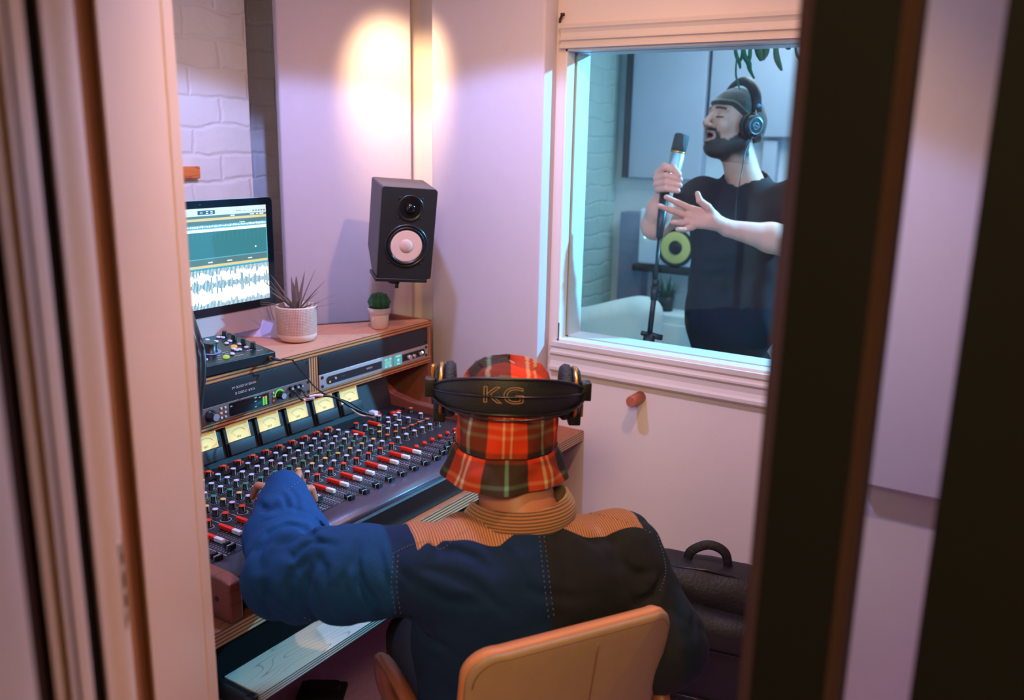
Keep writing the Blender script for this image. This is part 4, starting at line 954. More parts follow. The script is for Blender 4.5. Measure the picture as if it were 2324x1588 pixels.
# ================================================================ BACKPACK
M_bag = mat('black_nylon', (20, 16, 19), .6, var=.2, vscale=25, bump=.5, bscale=120)
bo = Vector((2.19, .735, 0)); by_ = Vector((-.93, -.37, 0)).normalized(); bx = Vector((0, 0, 1)).cross(by_)
BB = np.array([[bx.x, bx.y, 0], [by_.x, by_.y, 0], [0, 0, 1]])
bag = empty('backpack', bo, 'black backpack standing on the floor against the wall behind the chair', 'backpack')
zt_ = .50
def bag_main(P):
    q = (P-np.array([bo.x, bo.y, 0]))@BB.T; q[:, 2] += .10*q[:, 0]
    d = rbox(q, (0, 0, zt_/2), (.17, .085, zt_/2-.004), .06); return d+.003*wob(P, 22)
sdf_obj('main_compartment', bag_main, (bo.x-.25, bo.y-.25, -.01), (bo.x+.22, bo.y+.25, .56), .008, M_bag, bag)
def bag_front(P):
    q = (P-np.array([bo.x, bo.y, 0]))@BB.T; q[:, 2] += .14*q[:, 0]
    d = rbox(q, (0, .10, .20), (.145, .05, .205), .04); d = d+.004*wob(P, 18, 2)
    for z in (.31, .16): d = d+.004*np.exp(-((q[:, 2]-z)/.006)**2)
    return d
sdf_obj('front_pocket', bag_front, (bo.x-.33, bo.y-.3, -.005), (bo.x+.2, bo.y+.22, .46), .007, M_bag, bag)
def bw_(x, y, z): return bo+bx*x+by_*y+Vector((0, 0, z-.10*x))
zp = MB(); zp.tube([bw_(-.155, .06, .2), bw_(-.16, .05, .42), bw_(-.12, .05, .485), bw_(.0, .05, .496), bw_(.12, .05, .485), bw_(.16, .05, .42)], .004, 6); zp.tube([bw_(-.12, .152, .315), bw_(.12, .152, .315)], .003, 6); zp.tube([bw_(-.12, .154, .165), bw_(.12, .154, .165)], .003, 6)
zp.build('zip', mat('zip_black', (12, 12, 14), .3), bag)
zz = MB(); zz.box((-.002, -.003, -.012), (.003, .002, 0)); 
pu = MB()
for z in (.315, .165):
    c_ = bw_(-.10, .158, z); pu.tube([c_, c_+Vector((0, 0, -.022))], [.004, .003], 6)
pu.build('zip_puller', mat('worn_brass', (150, 110, 70), .35, metal=.8), bag)
hd_ = MB(); hd_.tube(catmull([bw_(-.055, .0, .49), bw_(-.045, .0, .52), bw_(0, .0, .548), bw_(.045, .0, .535), bw_(.06, .0, .485)], 6), .010, 8, flat=(.35, 1.3)); hd_.build('carry_handle', M_bag, bag)
# ================================================================ CHAIR
M_chair = mat('tan_leather', (150, 118, 84), .62, var=.10, vscale=40, bump=.15, bscale=90); M_pipe = mat('chair_edge_leather', (188, 118, 66), .55, var=.1)
cl_, cr_2 = dep(1062, 1480, 1.42), dep(1530, 1372, 1.60)
ctop = (cl_.z+cr_2.z)/2; cx_ = Vector((cr_2.x-cl_.x, cr_2.y-cl_.y, 0)); cwid = cx_.length; cx_.normalize(); cf_ = Vector((-cx_.y, cx_.x, 0)); cm = Vector(((cl_.x+cr_2.x)/2, (cl_.y+cr_2.y)/2, 0))
ch = empty('office_chair', (cm.x+cf_.x*.2, cm.y+cf_.y*.2, 0), 'tan leather swivel chair the person in the denim jacket sits on', 'chair')
CFm = frame(cm, cx_, cf_, (0, 0, 1))
def shell(u, v, off):      # u -1..1 across, v 0 top .. 1 down
    hw = cwid/2*(1+.02*v-.05*v*v); r_c = .055
    x = u*hw; z = ctop - v*.40
    y = .055*v*1.0 - .05*(1-v)*0 - .045*(1-u*u)*1.0 + .03*v*v + off
    return (x, y, z)
def outline(k, n=64):
    """rounded rectangle in u,v"""
    P = []; W_, H_ = 1.0, 1.0; rcu, rcv = .27, .15
    for (cu_, cv_, a0) in ((1-rcu, rcv, -90), (1-rcu*.5, 1-rcv*.5, 0), (-1+rcu*.5, 1-rcv*.5, 90), (-1+rcu, rcv, 180)):
        f_ = 1 if cv_ < .5 else .5
        for j in range(9): a_ = math.radians(a0+11.25*j); P.append((cu_+rcu*f_*math.cos(a_), cv_+rcv*f_*math.sin(a_)))
    return P
OL = outline(0)
def inset(s_): return [(u*s_, .5+(v-.5)*s_) for u, v in OL]
b = MB(); b.M = CFm
R = [[shell(u, v, -.004) for u, v in inset(s_)] for s_ in (.02, .3, .6, .85, .955)]
R += [[shell(u, v, -.002) for u, v in inset(.985)], [shell(u, v, .004) for u, v in inset(1.0)]]
b.rings(R); ob = b.build('backrest_rear', M_chair, ch)
b = MB(); b.M = CFm
R = [[shell(u, v, .004) for u, v in inset(1.0)], [shell(u, v, .018) for u, v in inset(1.004)], [shell(u, v, .034) for u, v in inset(.985)]] + [[shell(u, v, .040) for u, v in inset(s_)] for s_ in (.9, .6, .3, .02)]
b.rings(R); b.build('backrest_cushion', M_pipe, ch)
b = MB(); b.M = CFm
b.tube([shell(.06, .02+.98*k/20, -.0045) for k in range(21)], .0012, 5)
b.tube([shell(u, v, -.0035) for u, v in inset(.955)[0:10]+[]], .0010, 5)
top_ = [(u, v) for u, v in inset(.955) if v < .2]; top_.sort(); b.tube([shell(u, v, -.0045) for u, v in top_], .0012, 5)
b.build('seam_stitching', mat('seam_dark', (120, 84, 54), .7), ch)
b = MB(); b.M = CFm; b.tube([shell(.05, .62, -.006), shell(.03, .80, -.010), shell(.0, 1.0, -.016)], [.002, .006, .009], 8, flat=(1, .5)); b.build('pleat', mat('pleat_dark', (90, 64, 44), .7), ch)
b = MB(); b.M = CFm; b.box((-cwid/2+.0, .07, .395), (cwid/2, .50, .455), bev=.025); b.build('seat', M_chair, ch)
b = MB(); b.M = CFm; b.cyl((0, .27, .06), (0, .27, .40), .025); b.build('column', M_blackmetal, ch)
for k in range(5):
    a_ = 2*PI*k/5+.3; b = MB(); b.M = CFm; e_ = (.26*math.cos(a_), .27+.26*math.sin(a_)); b.tube([(0, .27, .09), (e_[0], e_[1], .065)], [.02, .013]); b.lathe([(.0, -.028), (.024, -.02), (.026, 0), (.022, .02), (.0, .026)], 14, c=(e_[0], e_[1], .03)); b.build('leg', M_blackmetal, ch)
M_arm = mat('brown_arm_wood', (128, 74, 50), .4, var=.2, vscale=10)
for s_ in (-1, 1):
    b = MB(); b.M = CFm; x = s_*(cwid/2+.03)
    b.tube(catmull([(s_*(cwid/2-.03), .02, .47), (x, .06, .56), (x+s_*.01, .15, .625), (x+s_*.01, .26, .635), (x, .36, .60), (x-s_*.02, .40, .50), (s_*(cwid/2-.03), .40, .43)], 6), .017, 12, flat=(.8, 1.2)); b.build('armrest', M_arm, ch)
# dark object lying low beneath the tray
f0 = onz(716, 1543, .045)
fp_ = MB(); fp_.M = frame((f0.x, f0.y, 0), rtv, fwv, (0, 0, 1)); fp_.prism(rr(-.035, .075, -.02, .02, .018)[::1], .018, .034, 'z'); ob = fp_.build('foot_pedal', mat('pedal_rubber', (34, 28, 32), .5)); tag(ob, 'dark rounded pedal on the floor below the pull-out tray', 'pedal')
q = MB(); q.M = fp_.M; q.box((-.05, -.05, 0.001), (.09, .04, .018), bev=.006); q.build('pedal_base', mat('pedal_base', (16, 14, 16), .8), ob)
# ================================================================ THE ENGINEER, seen from behind
A3 = lambda *p: np.array(p, float)
def hit(fn, px, py, t0=1.0, t1=4.0):
    """first point of a surface met when sighting along a direction"""
    d = ray(px, py); t = t0
    for _ in range(90):
        q = fn((CO+d*t)[None])[0]
        if q < .0006: break
        t += max(q*.7, .0005)
        if t > t1: return None
    return Vector(CO+d*t)
def path_on(fn, pts, k=8, t0=1.0, off=.0008):
    P = catmull([Vector((a[0], a[1], 0)) for a in pts], k); out = []
    for p in P:
        h_ = hit(fn, p.x, p.y, t0)
        if h_ is not None:
            e = 1e-3; g = A3(*h_); n = A3(*[(fn((g+e*np.eye(3)[i])[None])[0]-fn((g-e*np.eye(3)[i])[None])[0]) for i in range(3)]); n /= np.linalg.norm(n)+1e-9
            out.append(Vector(g+n*off))
    return out
M_skin = mat('skin_back', (176, 112, 84), .5, var=.06, vscale=30)
M_denim = mat('dark_blue_denim', (13, 40, 84), .85, var=.2, vscale=260, bump=.35, bscale=700, spec=.25)
M_cord = mat('tan_corduroy', (182, 128, 92), .85, kind='stripe', rgb2=(112, 70, 48), vscale=62, sheen=.3)
M_cordc = mat('tan_corduroy_collar', (156, 106, 62), .85, kind='stripe', rgb2=(84, 52, 30), vscale=58, sheen=.3)
M_thread = mat('pale_stitching', (112, 112, 116), .8)
M_trou = mat('black_trousers', (16, 17, 22), .9, var=.2, vscale=60)
az_b = math.radians(52); bf = A3(math.cos(az_b), math.sin(az_b), 0); bl_ = A3(-bf[1], bf[0], 0); BBm = np.array([-bl_, bf, A3(0, 0, 1)])
az_h = math.radians(35); hf = A3(math.cos(az_h), math.sin(az_h), 0)*1.0; hl = A3(-math.sin(az_h), math.cos(az_h), 0)
NK = A3(1.338, .82, .90); HD = A3(*dep(1147, 945, 1.72))
SL, SR = A3(1.160, .925, .862), A3(1.478, .672, .832)
EL, WL = A3(*dep(655, 1306, 1.70)), A3(*dep(648, 1150, 1.93))
ER, WR = A3(*dep(1502, 1462, 1.72)), A3(1.66, .98, .72)
PALM = A3(*onz(648, 1112, .835))
eng = empty('person', (1.32, .80, 0), 'seated person seen from behind in denim jacket and tartan bucket hat at the console', 'person')
def fing(P, a, b, c, r0, r1): return np.minimum(seg_sdf(P, a, b, r0, (r0+r1)/2), seg_sdf(P, b, c, (r0+r1)/2, r1))
tipL = A3(*onz(573, 1127, .803)); tipT = A3(*onz(714, 1134, .806))
def eng_body(P):
    d = ell(P, HD+A3(0, 0, -.0), (.078, .098, .115), np.array([hl, hf, A3(0, 0, 1)]))
    d = smin(d, ell(P, HD+hf*.035+A3(0, 0, -.07), (.06, .06, .06), np.array([hl, hf, A3(0, 0, 1)])), .03)
    d = smin(d, ell(P, HD+hf*.10+A3(0, 0, -.03), (.012, .02, .022), np.array([hl, hf, A3(0, 0, 1)])), .02)
    for s_ in (-1, 1): d = smin(d, ell(P, HD+hl*.08*s_+A3(0, 0, -.02), (.012, .02, .03), np.array([hl, hf, A3(0, 0, 1)])), .008)
    d = smin(d, seg_sdf(P, NK, HD+A3(0, 0, -.05)-hf*.01, .078, .066), .03)
    d = smin(d, ell(P, (1.33, .82, .70), (.16, .10, .21), BBm), .05)
    d = smin(d, seg_sdf(P, SL, EL, .05, .045), .04); d = smin(d, seg_sdf(P, EL, WL, .042, .030), .02)
    d = smin(d, seg_sdf(P, SR, ER, .05, .045), .04); d = smin(d, seg_sdf(P, ER, WR, .042, .028), .02); d = smin(d, seg_sdf(P, WR, WR+bf*.09, .03, .028), .02)
    d = smin(d, seg_sdf(P, WL, PALM, .028, .030), .02)
    u = (PALM-WL); u = u/np.linalg.norm(u); sd = A3(-bl_[0], -bl_[1], 0)
    d = smin(d, ell(P, PALM+u*.01, (.040, .042, .016), np.array([sd, A3(u[0], u[1], 0)/math.hypot(u[0], u[1]), A3(0, 0, 1)])), .012)
    uu = A3(u[0], u[1], 0)/math.hypot(u[0], u[1])
    k0 = PALM+uu*.02
    d = smin(d, fing(P, k0-sd*.034, (k0-sd*.05+tipL)/2+A3(0, 0, .020), tipL, .0095, .0075), .006)
    for i, (o_, L_) in enumerate(((-.014, .055), (.006, .060), (.024, .055))):
        b_ = k0+sd*o_+uu*.02
        d = smin(d, fing(P, b_, b_+uu*L_*.5+sd*o_*.3+A3(0, 0, .012), b_+uu*L_*.95+sd*o_*.6+A3(0, 0, -.022), .010, .008), .005)
    d = smin(d, fing(P, PALM+sd*.02-uu*.02, (PALM+sd*.05+tipT)/2+A3(0, 0, .012), tipT, .0125, .009), .008)
    return d
sdf_obj('body', eng_body, (1.02, .45, .48), (1.80, 1.62, 1.24), .0042, M_skin, eng)
hnd = MB(); hnd.rings([[tuple(tipT+A3(.004*math.cos(a)*k, .005*math.sin(a)*k, .0085+.0006*(1-k))) for a in [2*PI*j/10 for j in range(10)]] for k in (1, .1)]); hnd.build('thumbnail', mat('nail', (226, 170, 156), .3), eng)
# jacket
CREASES = []
def jacket(P, folds=True):
    torso = ell(P, (1.335, .835, .68), (.205, .145, .26), BBm)
    torso = smin(torso, seg_sdf(P, SL+A3(.03, -.022, -.02), SR+A3(-.03, .022, -.02), .078, .078), .07)
    torso = smin(torso, smin(seg_sdf(P, NK+A3(0, 0, -.045), SL+A3(.03, -.022, .0), .078, .070), seg_sdf(P, NK+A3(0, 0, -.045), SR+A3(-.03, .022, .0), .078, .070), .03), .04)
    torso = smin(torso, ell(P, (1.30, .765, .76), (.19, .085, .14), BBm), .06)
    torso = smin(torso, seg_sdf(P, NK+A3(0, 0, -.03), NK+A3(0, 0, .012), .082, .068), .05)
    torso = smin(torso, ell(P, (1.315, .82, .48), (.20, .16, .14), BBm), .06)
    mid = (SL+EL)/2+A3(0, 0, -.004)
    a1 = smin(seg_sdf(P, SL, mid, .076, .084), seg_sdf(P, mid, EL, .084, .080), .03)
    a2 = smin(seg_sdf(P, EL, (EL+WL)/2, .080, .076), seg_sdf(P, (EL+WL)/2, WL+(WL-EL)*.22, .080, .054), .03)
    r1 = seg_sdf(P, SR, ER, .078, .080); r2 = seg_sdf(P, ER, WR, .078, .05)
    d = smin(smin(torso, smin(a1, a2, .035), .045), smin(r1, r2, .04), .05)
    if folds:
        near = np.maximum(0, 1-np.abs(d)/.06)
        s1 = np.clip(seg_t(P, SL, EL), -.3, 1.3); s2 = np.clip(seg_t(P, EL, WL), -.3, 1.3)
        w1 = np.exp(-((s1-.85)/.35)**2)*(a1 < .05); w2 = np.exp(-((s2-.25)/.35)**2)*(a2 < .05)
        def crease(x, w_=.22): return -np.exp(-(np.abs(np.mod(x/(2*PI), 1.0)-.5)/w_)**1.3)*1.0+.35
        ph = 1.9*wob(P, 7, 1.0)+(P[:, 2]-.8)*16
        d = d - near*(.013*w1*crease(s1*15+ph*1.3, .16)+.015*w2*crease(s2*12+ph*1.5+1.2, .15))
        d = d - near*(.006*crease(9*wob(P, 3.4, .4)+P[:, 2]*22, .13)+.0035*crease(8*wob(P, 5.1, 2.4)-(P@bl_)*30, .14))
        for C_, dp, w_ in CREASES:
            dd = np.full(len(P), 9.); tp = np.zeros(len(P)); n_s = len(C_)-1
            for i_ in range(n_s):
                d_ = seg_sdf(P, C_[i_], C_[i_+1], 0, 0); t_ = (i_+np.clip(seg_t(P, C_[i_], C_[i_+1]), 0, 1))/n_s; m_ = d_ < dd; dd = np.where(m_, d_, dd); tp = np.where(m_, t_, tp)
            tp = np.sin(PI*np.clip(tp*.94+.03, 0, 1))**.6
            d = d + near**.5*dp*tp*(np.exp(-(dd/w_)**2)*1.35-.75*np.exp(-(dd/(w_*2.6))**2))
        d = d + near*(.0022*wob(P, 19, 2.2)+.0010*wob(P, 47, 1.1))
        # yoke creases on the left shoulder
        q = (P-SL)@BBm.T
        d = d + near*.006*np.sin((q[:, 0]-.02)*62+1.0)*np.exp(-((q[:, 0]-.06)/.09)**2)*np.exp(-((q[:, 2]-.07)/.06)**2)
    # sleeve opening
    ax_ = (WL-EL)/np.linalg.norm(WL-EL); cut = (P-(WL+ax_*.085))@ax_
    d = np.where(cut > -.2, smax(d, np.where(seg_sdf(P, EL, WL+ax_*.3, .14, .14) < 0, cut, -1), .008), d)
    hol = seg_sdf(P, WL+ax_*.0, WL+ax_*.2, .038, .044); d = smax(d, -hol, .004)
    # neck hole
    d = smax(d, -seg_sdf(P, NK+A3(0, 0, .0), NK+A3(.01, .01, .2), .066, .068), .004)
    return smax(d, .40-P[:, 2], .01)
for pts, dp, w_ in (([(583, 1290), (590, 1250), (612, 1212), (650, 1192), (690, 1198), (722, 1232)], .020, .011), ([(650, 1252), (668, 1266), (684, 1247), (716, 1231), (765, 1238)], .014, .009), ([(812, 1232), (808, 1271), (820, 1324), (846, 1364), (874, 1400)], .013, .010),
                     ([(692, 1271), (665, 1296), (655, 1332), (662, 1376)], .011, .010), ([(775, 1335), (792, 1275)], .008, .009), ([(585, 1140), (606, 1160), (628, 1150)], .010, .009), ([(655, 1105), (672, 1130), (676, 1165)], .006, .007), ([(986, 1244), (1031, 1250), (1081, 1268), (1116, 1302)], .008, .012),
                     ([(903, 1290), (957, 1331), (1015, 1364), (1089, 1370)], .008, .013), ([(1502, 1300), (1483, 1350), (1440, 1366)], .010, .010), ([(1290, 1195), (1337, 1223), (1400, 1230)], .006, .012), ([(1530, 1270), (1556, 1330), (1572, 1390), (1574, 1440)], .008, .009), ([(1000, 1262), (988, 1235), (978, 1212)], .009, .010), ([(1180, 1330), (1240, 1352), (1330, 1356)], .005, .012),
                     ([(720, 1340), (735, 1385), (770, 1420)], .007, .009), ([(930, 1400), (960, 1440), (1010, 1465)], .007, .011), ([(1400, 1270), (1440, 1300), (1480, 1300)], .005, .010), ([(640, 1120), (655, 1150), (700, 1165)], .006, .008), ([(600, 1330), (630, 1372), (680, 1400)], .008, .010), ([(720, 1262), (740, 1290), (735, 1330)], .008, .009), ([(858, 1236), (868, 1290), (890, 1340)], .007, .009), ([(950, 1290), (1010, 1300), (1080, 1330), (1140, 1380)], .006, .011), ([(1310, 1200), (1380, 1260), (1420, 1330)], .005, .011), ([(560, 1180), (590, 1186), (620, 1176)], .007, .007), ([(1130, 1230), (1170, 1280), (1200, 1340)], .004, .010)):
    C_ = [hit(jacket, x, y) for x, y in pts]
    C_ = [c for c in C_ if c is not None]
    if len(C_) > 1: CREASES.append(([A3(*c) for c in C_], dp, w_))
def jmask(V):
    q = (V-(SL+SR)/2)@BBm.T
    e1 = q[:, 1]+.050-.006*np.sin(q[:, 0]*34+1); e2 = .225-np.abs(q[:, 0]); e3 = q[:, 2]-.0
    m = np.minimum(np.minimum(e1, e2), np.minimum(e3+.01, .10-q[:, 1])); return np.repeat(np.clip(.5+m*20, 0, 1)[:, None], 3, 1)
def juv(V):
    q = (V-(SL+SR)/2)@BBm.T; return np.stack([q[:, 1], q[:, 0]], 1)
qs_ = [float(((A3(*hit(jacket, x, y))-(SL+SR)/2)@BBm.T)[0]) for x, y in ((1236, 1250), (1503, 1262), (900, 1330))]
def cloth(V):  # colour-blocked panels; lit left sleeve and shaded left back also put into colour
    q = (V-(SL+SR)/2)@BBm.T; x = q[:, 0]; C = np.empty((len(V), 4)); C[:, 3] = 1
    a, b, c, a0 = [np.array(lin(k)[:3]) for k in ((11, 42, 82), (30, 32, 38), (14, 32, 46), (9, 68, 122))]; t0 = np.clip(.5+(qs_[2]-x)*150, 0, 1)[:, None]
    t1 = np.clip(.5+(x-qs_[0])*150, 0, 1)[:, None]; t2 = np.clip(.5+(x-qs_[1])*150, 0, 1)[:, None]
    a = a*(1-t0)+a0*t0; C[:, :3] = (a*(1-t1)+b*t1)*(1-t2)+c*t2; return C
# one cloth with denim body and corduroy yokes
M_jk = M_denim.copy(); M_jk.name = 'denim_with_corduroy_yoke'; nt = M_jk.node_tree; pb_ = nt.nodes['Principled BSDF']
at_ = nn(nt, 'ShaderNodeAttribute'); at_.attribute_name = 'Col'; gt = nn(nt, 'ShaderNodeMath', operation='GREATER_THAN'); gt.inputs[1].default_value = .5; nt.links.new(at_.outputs['Fac'], gt.inputs[0])
p2_ = nn(nt, 'ShaderNodeBsdfPrincipled'); p2_.inputs['Roughness'].default_value = .85; uvn = nn(nt, 'ShaderNodeUVMap'); wv = nn(nt, 'ShaderNodeTexWave', Scale=62., Distortion=.3, Detail=1.0); wv.bands_direction = 'Y'; nt.links.new(uvn.outputs[0], wv.inputs['Vector'])
cr_ = nn(nt, 'ShaderNodeValToRGB'); cr_.color_ramp.elements[0].color = lin((112, 70, 48)); cr_.color_ramp.elements[1].color = lin((186, 128, 92)); cr_.color_ramp.elements[1].position = .55; nt.links.new(wv.outputs['Fac'], cr_.inputs[0]); nt.links.new(cr_.outputs[0], p2_.inputs['Base Color'])
bp_ = nn(nt, 'ShaderNodeBump', Strength=.8, Distance=.002); nt.links.new(wv.outputs['Fac'], bp_.inputs['Height']); nt.links.new(bp_.outputs[0], p2_.inputs['Normal'])
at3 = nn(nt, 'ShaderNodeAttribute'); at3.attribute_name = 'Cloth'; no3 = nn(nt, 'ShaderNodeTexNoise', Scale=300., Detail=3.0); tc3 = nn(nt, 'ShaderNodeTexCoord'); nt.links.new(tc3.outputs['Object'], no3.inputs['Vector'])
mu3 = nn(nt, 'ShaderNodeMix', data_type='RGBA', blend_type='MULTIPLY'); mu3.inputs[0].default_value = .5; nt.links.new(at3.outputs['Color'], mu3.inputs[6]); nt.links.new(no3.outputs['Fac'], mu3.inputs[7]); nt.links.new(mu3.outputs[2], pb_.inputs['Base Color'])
ms_ = nn(nt, 'ShaderNodeMixShader'); nt.links.new(gt.outputs[0], ms_.inputs[0]); nt.links.new(pb_.outputs[0], ms_.inputs[1]); nt.links.new(p2_.outputs[0], ms_.inputs[2]); nt.links.new(ms_.outputs[0], nt.nodes['Material Output'].inputs[0])
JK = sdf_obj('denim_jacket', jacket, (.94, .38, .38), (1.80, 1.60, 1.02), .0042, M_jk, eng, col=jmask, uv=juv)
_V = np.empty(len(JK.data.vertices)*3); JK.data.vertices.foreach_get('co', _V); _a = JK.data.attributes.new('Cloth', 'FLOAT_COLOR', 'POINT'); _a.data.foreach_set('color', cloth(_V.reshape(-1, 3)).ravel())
st = MB()
for pts in ([(1222, 1196), (1228, 1260), (1236, 1330), (1246, 1410)], [(1232, 1195), (1240, 1260), (1248, 1330), (1258, 1405)], [(893, 1262), (889, 1330), (899, 1400), (906, 1475)], [(904, 1260), (901, 1330), (911, 1400)], [(1491, 1215), (1505, 1260), (1510, 1300), (1497, 1345)], [(690, 1400), (760, 1424), (830, 1442)],
            [(893, 1256), (930, 1238), (970, 1228), (1000, 1246), (1040, 1214), (1068, 1198)], [(1300, 1158), (1360, 1168), (1420, 1184), (1484, 1212)], [(655, 1110), (690, 1085), (712, 1075)]):
    pp_ = path_on(jacket, pts, 12, 1.0)
    for i in range(0, len(pp_)-1, 2): st.tube([pp_[i], pp_[i]*.35+pp_[i+1]*.65], .0007, 4)
st.build('stitching', M_thread, JK)
# collar: a standing corduroy band round the neck
co_ = MB(); n = 72; cc_ = A3(1.345, .834, 0); zb_, zt_ = .922, .960
def colp(a, k, r_off=0):
    d = bl_*math.cos(a)*-1+bf*math.sin(a)
    back = max(0, -math.sin(a)); front = max(0, math.sin(a))
    r = .103-.012*k+r_off; w = 1.06
    z = zb_+(zt_-zb_)*k - .040*front + .004*back*k + .012*max(0, math.cos(a))
    return tuple(cc_+A3(-bl_[0], -bl_[1], 0)*math.cos(a)*r*w+bf*math.sin(a)*r*.98+A3(0, 0, z)-bf*.004*(1-k))
R = []; K = [0, .15, .3, .45, .6, .75, .9, 1.0]
a0_, a1_ = math.radians(112), math.radians(428)
def rowf(k, off): return [colp(a0_+(a1_-a0_)*j/n, k, off) for j in range(n+1)]
rows = [rowf(k, .006*math.sin(PI*min(1, k+.1))) for k in K] + [rowf(1.04, -.002)] + [rowf(k, -.005) for k in K[::-1]]
co_.rings(rows, cap=False, closed=False); colr = co_.build('collar', M_cordc, JK)
uvl = colr.data.uv_layers.new(name='UVMap'); 
for l in colr.data.loops: c = colr.data.vertices[l.vertex_index].co; uvl.data[l.index].uv = (0, c.z)
# trousers and shoes
KL, KR = A3(1.45, 1.18, .48), A3(1.70, 1.00, .48); HL, HR = A3(1.24, .88, .48), A3(1.39, .76, .48)
FL_, FR_ = A3(1.40, 1.22, .06), A3(1.72, 1.10, .06)
def trou(P):
    d = ell(P, (1.315, .82, .49), (.185, .15, .11), BBm)
    for h_, k_, f_ in ((HL, KL, FL_), (HR, KR, FR_)):
        d = smin(d, smin(seg_sdf(P, h_, k_, .085, .065), seg_sdf(P, k_, f_+A3(0, 0, .05), .06, .048), .03), .04)
    return d+.003*wob(P, 18)
sdf_obj('trousers', trou, (1.05, .6, .06), (1.86, 1.34, .62), .012, M_trou, eng)
for f_ in (FL_, FR_):
    def shoe(P, f_=f_): return smax(smin(ell(P, f_+A3(0, 0, -.02), (.045, .06, .045), BBm), ell(P, f_+bf*.10+A3(0, 0, -.03), (.045, .09, .03), BBm), .03), .003-P[:, 2], .004)
    sdf_obj('shoe', shoe, f_-.24, f_+A3(.26, .26, .08), .009, mat('black_shoe', (18, 17, 18), .5), eng)
# bucket hat
def hatp(a, s_):
    """a angle (0 = wearer's right, rising to the back), s_ profile parameter"""
    return None
PR = [(.127, -.058), (.1265, -.0565), (.120, -.040), (.112, -.020), (.1035, -.002), (.1015, .000), (.1015, .004), (.101, .03), (.099, .06), (.096, .09), (.090, .118), (.080, .140), (.066, .156), (.048, .166), (.028, .171), (.008, .1725), (.0005, .1727)]
def fine(P_, m_):
    o = []
    for i in range(len(P_)-1):
        for j in range(m_): t = j/m_; o.append((P_[i][0]*(1-t)+P_[i+1][0]*t, P_[i][1]*(1-t)+P_[i+1][1]*t))
    return o+[P_[-1]]
seam0 = A3(HD[0]-hf[0]*.0, HD[1]-hf[1]*.0, 0); zs_ = A3(*dep(1150, 1053, 1.615))[2]
hup = A3(0, 0, 1)+hf*.05+hl*-.02; hup /= np.linalg.norm(hup); hx = -hl; hy = np.cross(hup, hx); hy /= np.linalg.norm(hy); hx = np.cross(hy, hup)
HO = A3(HD[0], HD[1], zs_)-hf*.004
NA = 300; PF = fine(PR, 5); V, Cc = [], []
def plaid(u, v):
    """u, v in metres; returns sRGB 0-255"""
    def band(x, ph):
        x = (x/.166+ph) % 1.0; x = min(x, 1-x)*2      # 0 centre of red, 1 centre of dark
        if x < .5:
            if .055 < x < .13: return (222, 176, 122)
            return (212, 58, 22)
        if x > .955: return (96, 146, 122)
        return (52, 38, 28)
    a, b = band(u, 0), band(v, .3)
    red = (200, 46, 20)
    w_ = .66
    return [a[i]*w_+b[i]*(1-w_) for i in range(3)]
cum = 0; cumv = []
for i, p in enumerate(PF):
    if i: cum += math.hypot(p[0]-PF[i-1][0], p[1]-PF[i-1][1])
    cumv.append(cum)
per = .166*4
for i, (r, z) in enumerate(PF):
    for j in range(NA):
        a = 2*PI*j/NA; lx, ly = math.cos(a), math.sin(a)
        rr_ = r
        w1 = .0035*math.sin(a*3+1.0)+.003*math.sin(a*5+z*40)+.002*math.sin(a*9-z*60)
        if z < -.003: rr_ += w1*1.3*min(1, -z/.03)+.003*math.sin(2*a)*(-z/.05)
        elif r > .06: rr_ += w1*.8
        zz = z + (.003*math.sin(a*4+2) if r < .085 and z > .1 else 0) - (.006*(-z/.05)*ly*-1*0)
        top = .006*math.sin(a*2+.6)*(1-r/.1) if z > .13 else 0
        p = HO+hx*lx*rr_*.985+hy*ly*rr_*1.10+hup*(zz+top); V.append(p)
        ab = ((a/(2*PI)) - .75)       # 0 at the wearer's back
        if z > .135:
            c = plaid(lx*r-.045, ly*r+.03)
        elif z > .001: c = plaid(ab*per, cumv[i])
        elif z < -.001: c = plaid(ab*per+.083, cumv[i]+.02)
        else: c = (26, 18, 14)
        Cc.append(lin(c))
F = []
for i in range(len(PF)-1):
    for j in range(NA):
        F.append((i*NA+j, i*NA+(j+1) % NA, (i+1)*NA+(j+1) % NA, (i+1)*NA+j))
me = bpy.data.meshes.new('bucket_hat'); me.from_pydata([tuple(p) for p in V], [], F); at = me.attributes.new('Col', 'FLOAT_COLOR', 'POINT'); at.data.foreach_set('color', np.array(Cc).ravel())
for p in me.polygons: p.use_smooth = True
me.materials.append(mat('tartan_cloth', (0, 0, 0), .85, kind='attr', bump=.25, bscale=500, spec=.2))
hat = bpy.data.objects.new('bucket_hat', me); COL.objects.link(hat); attach(hat, eng); md = hat.modifiers.new('s', 'SOLIDIFY'); md.thickness = .0016; md.offset = -1
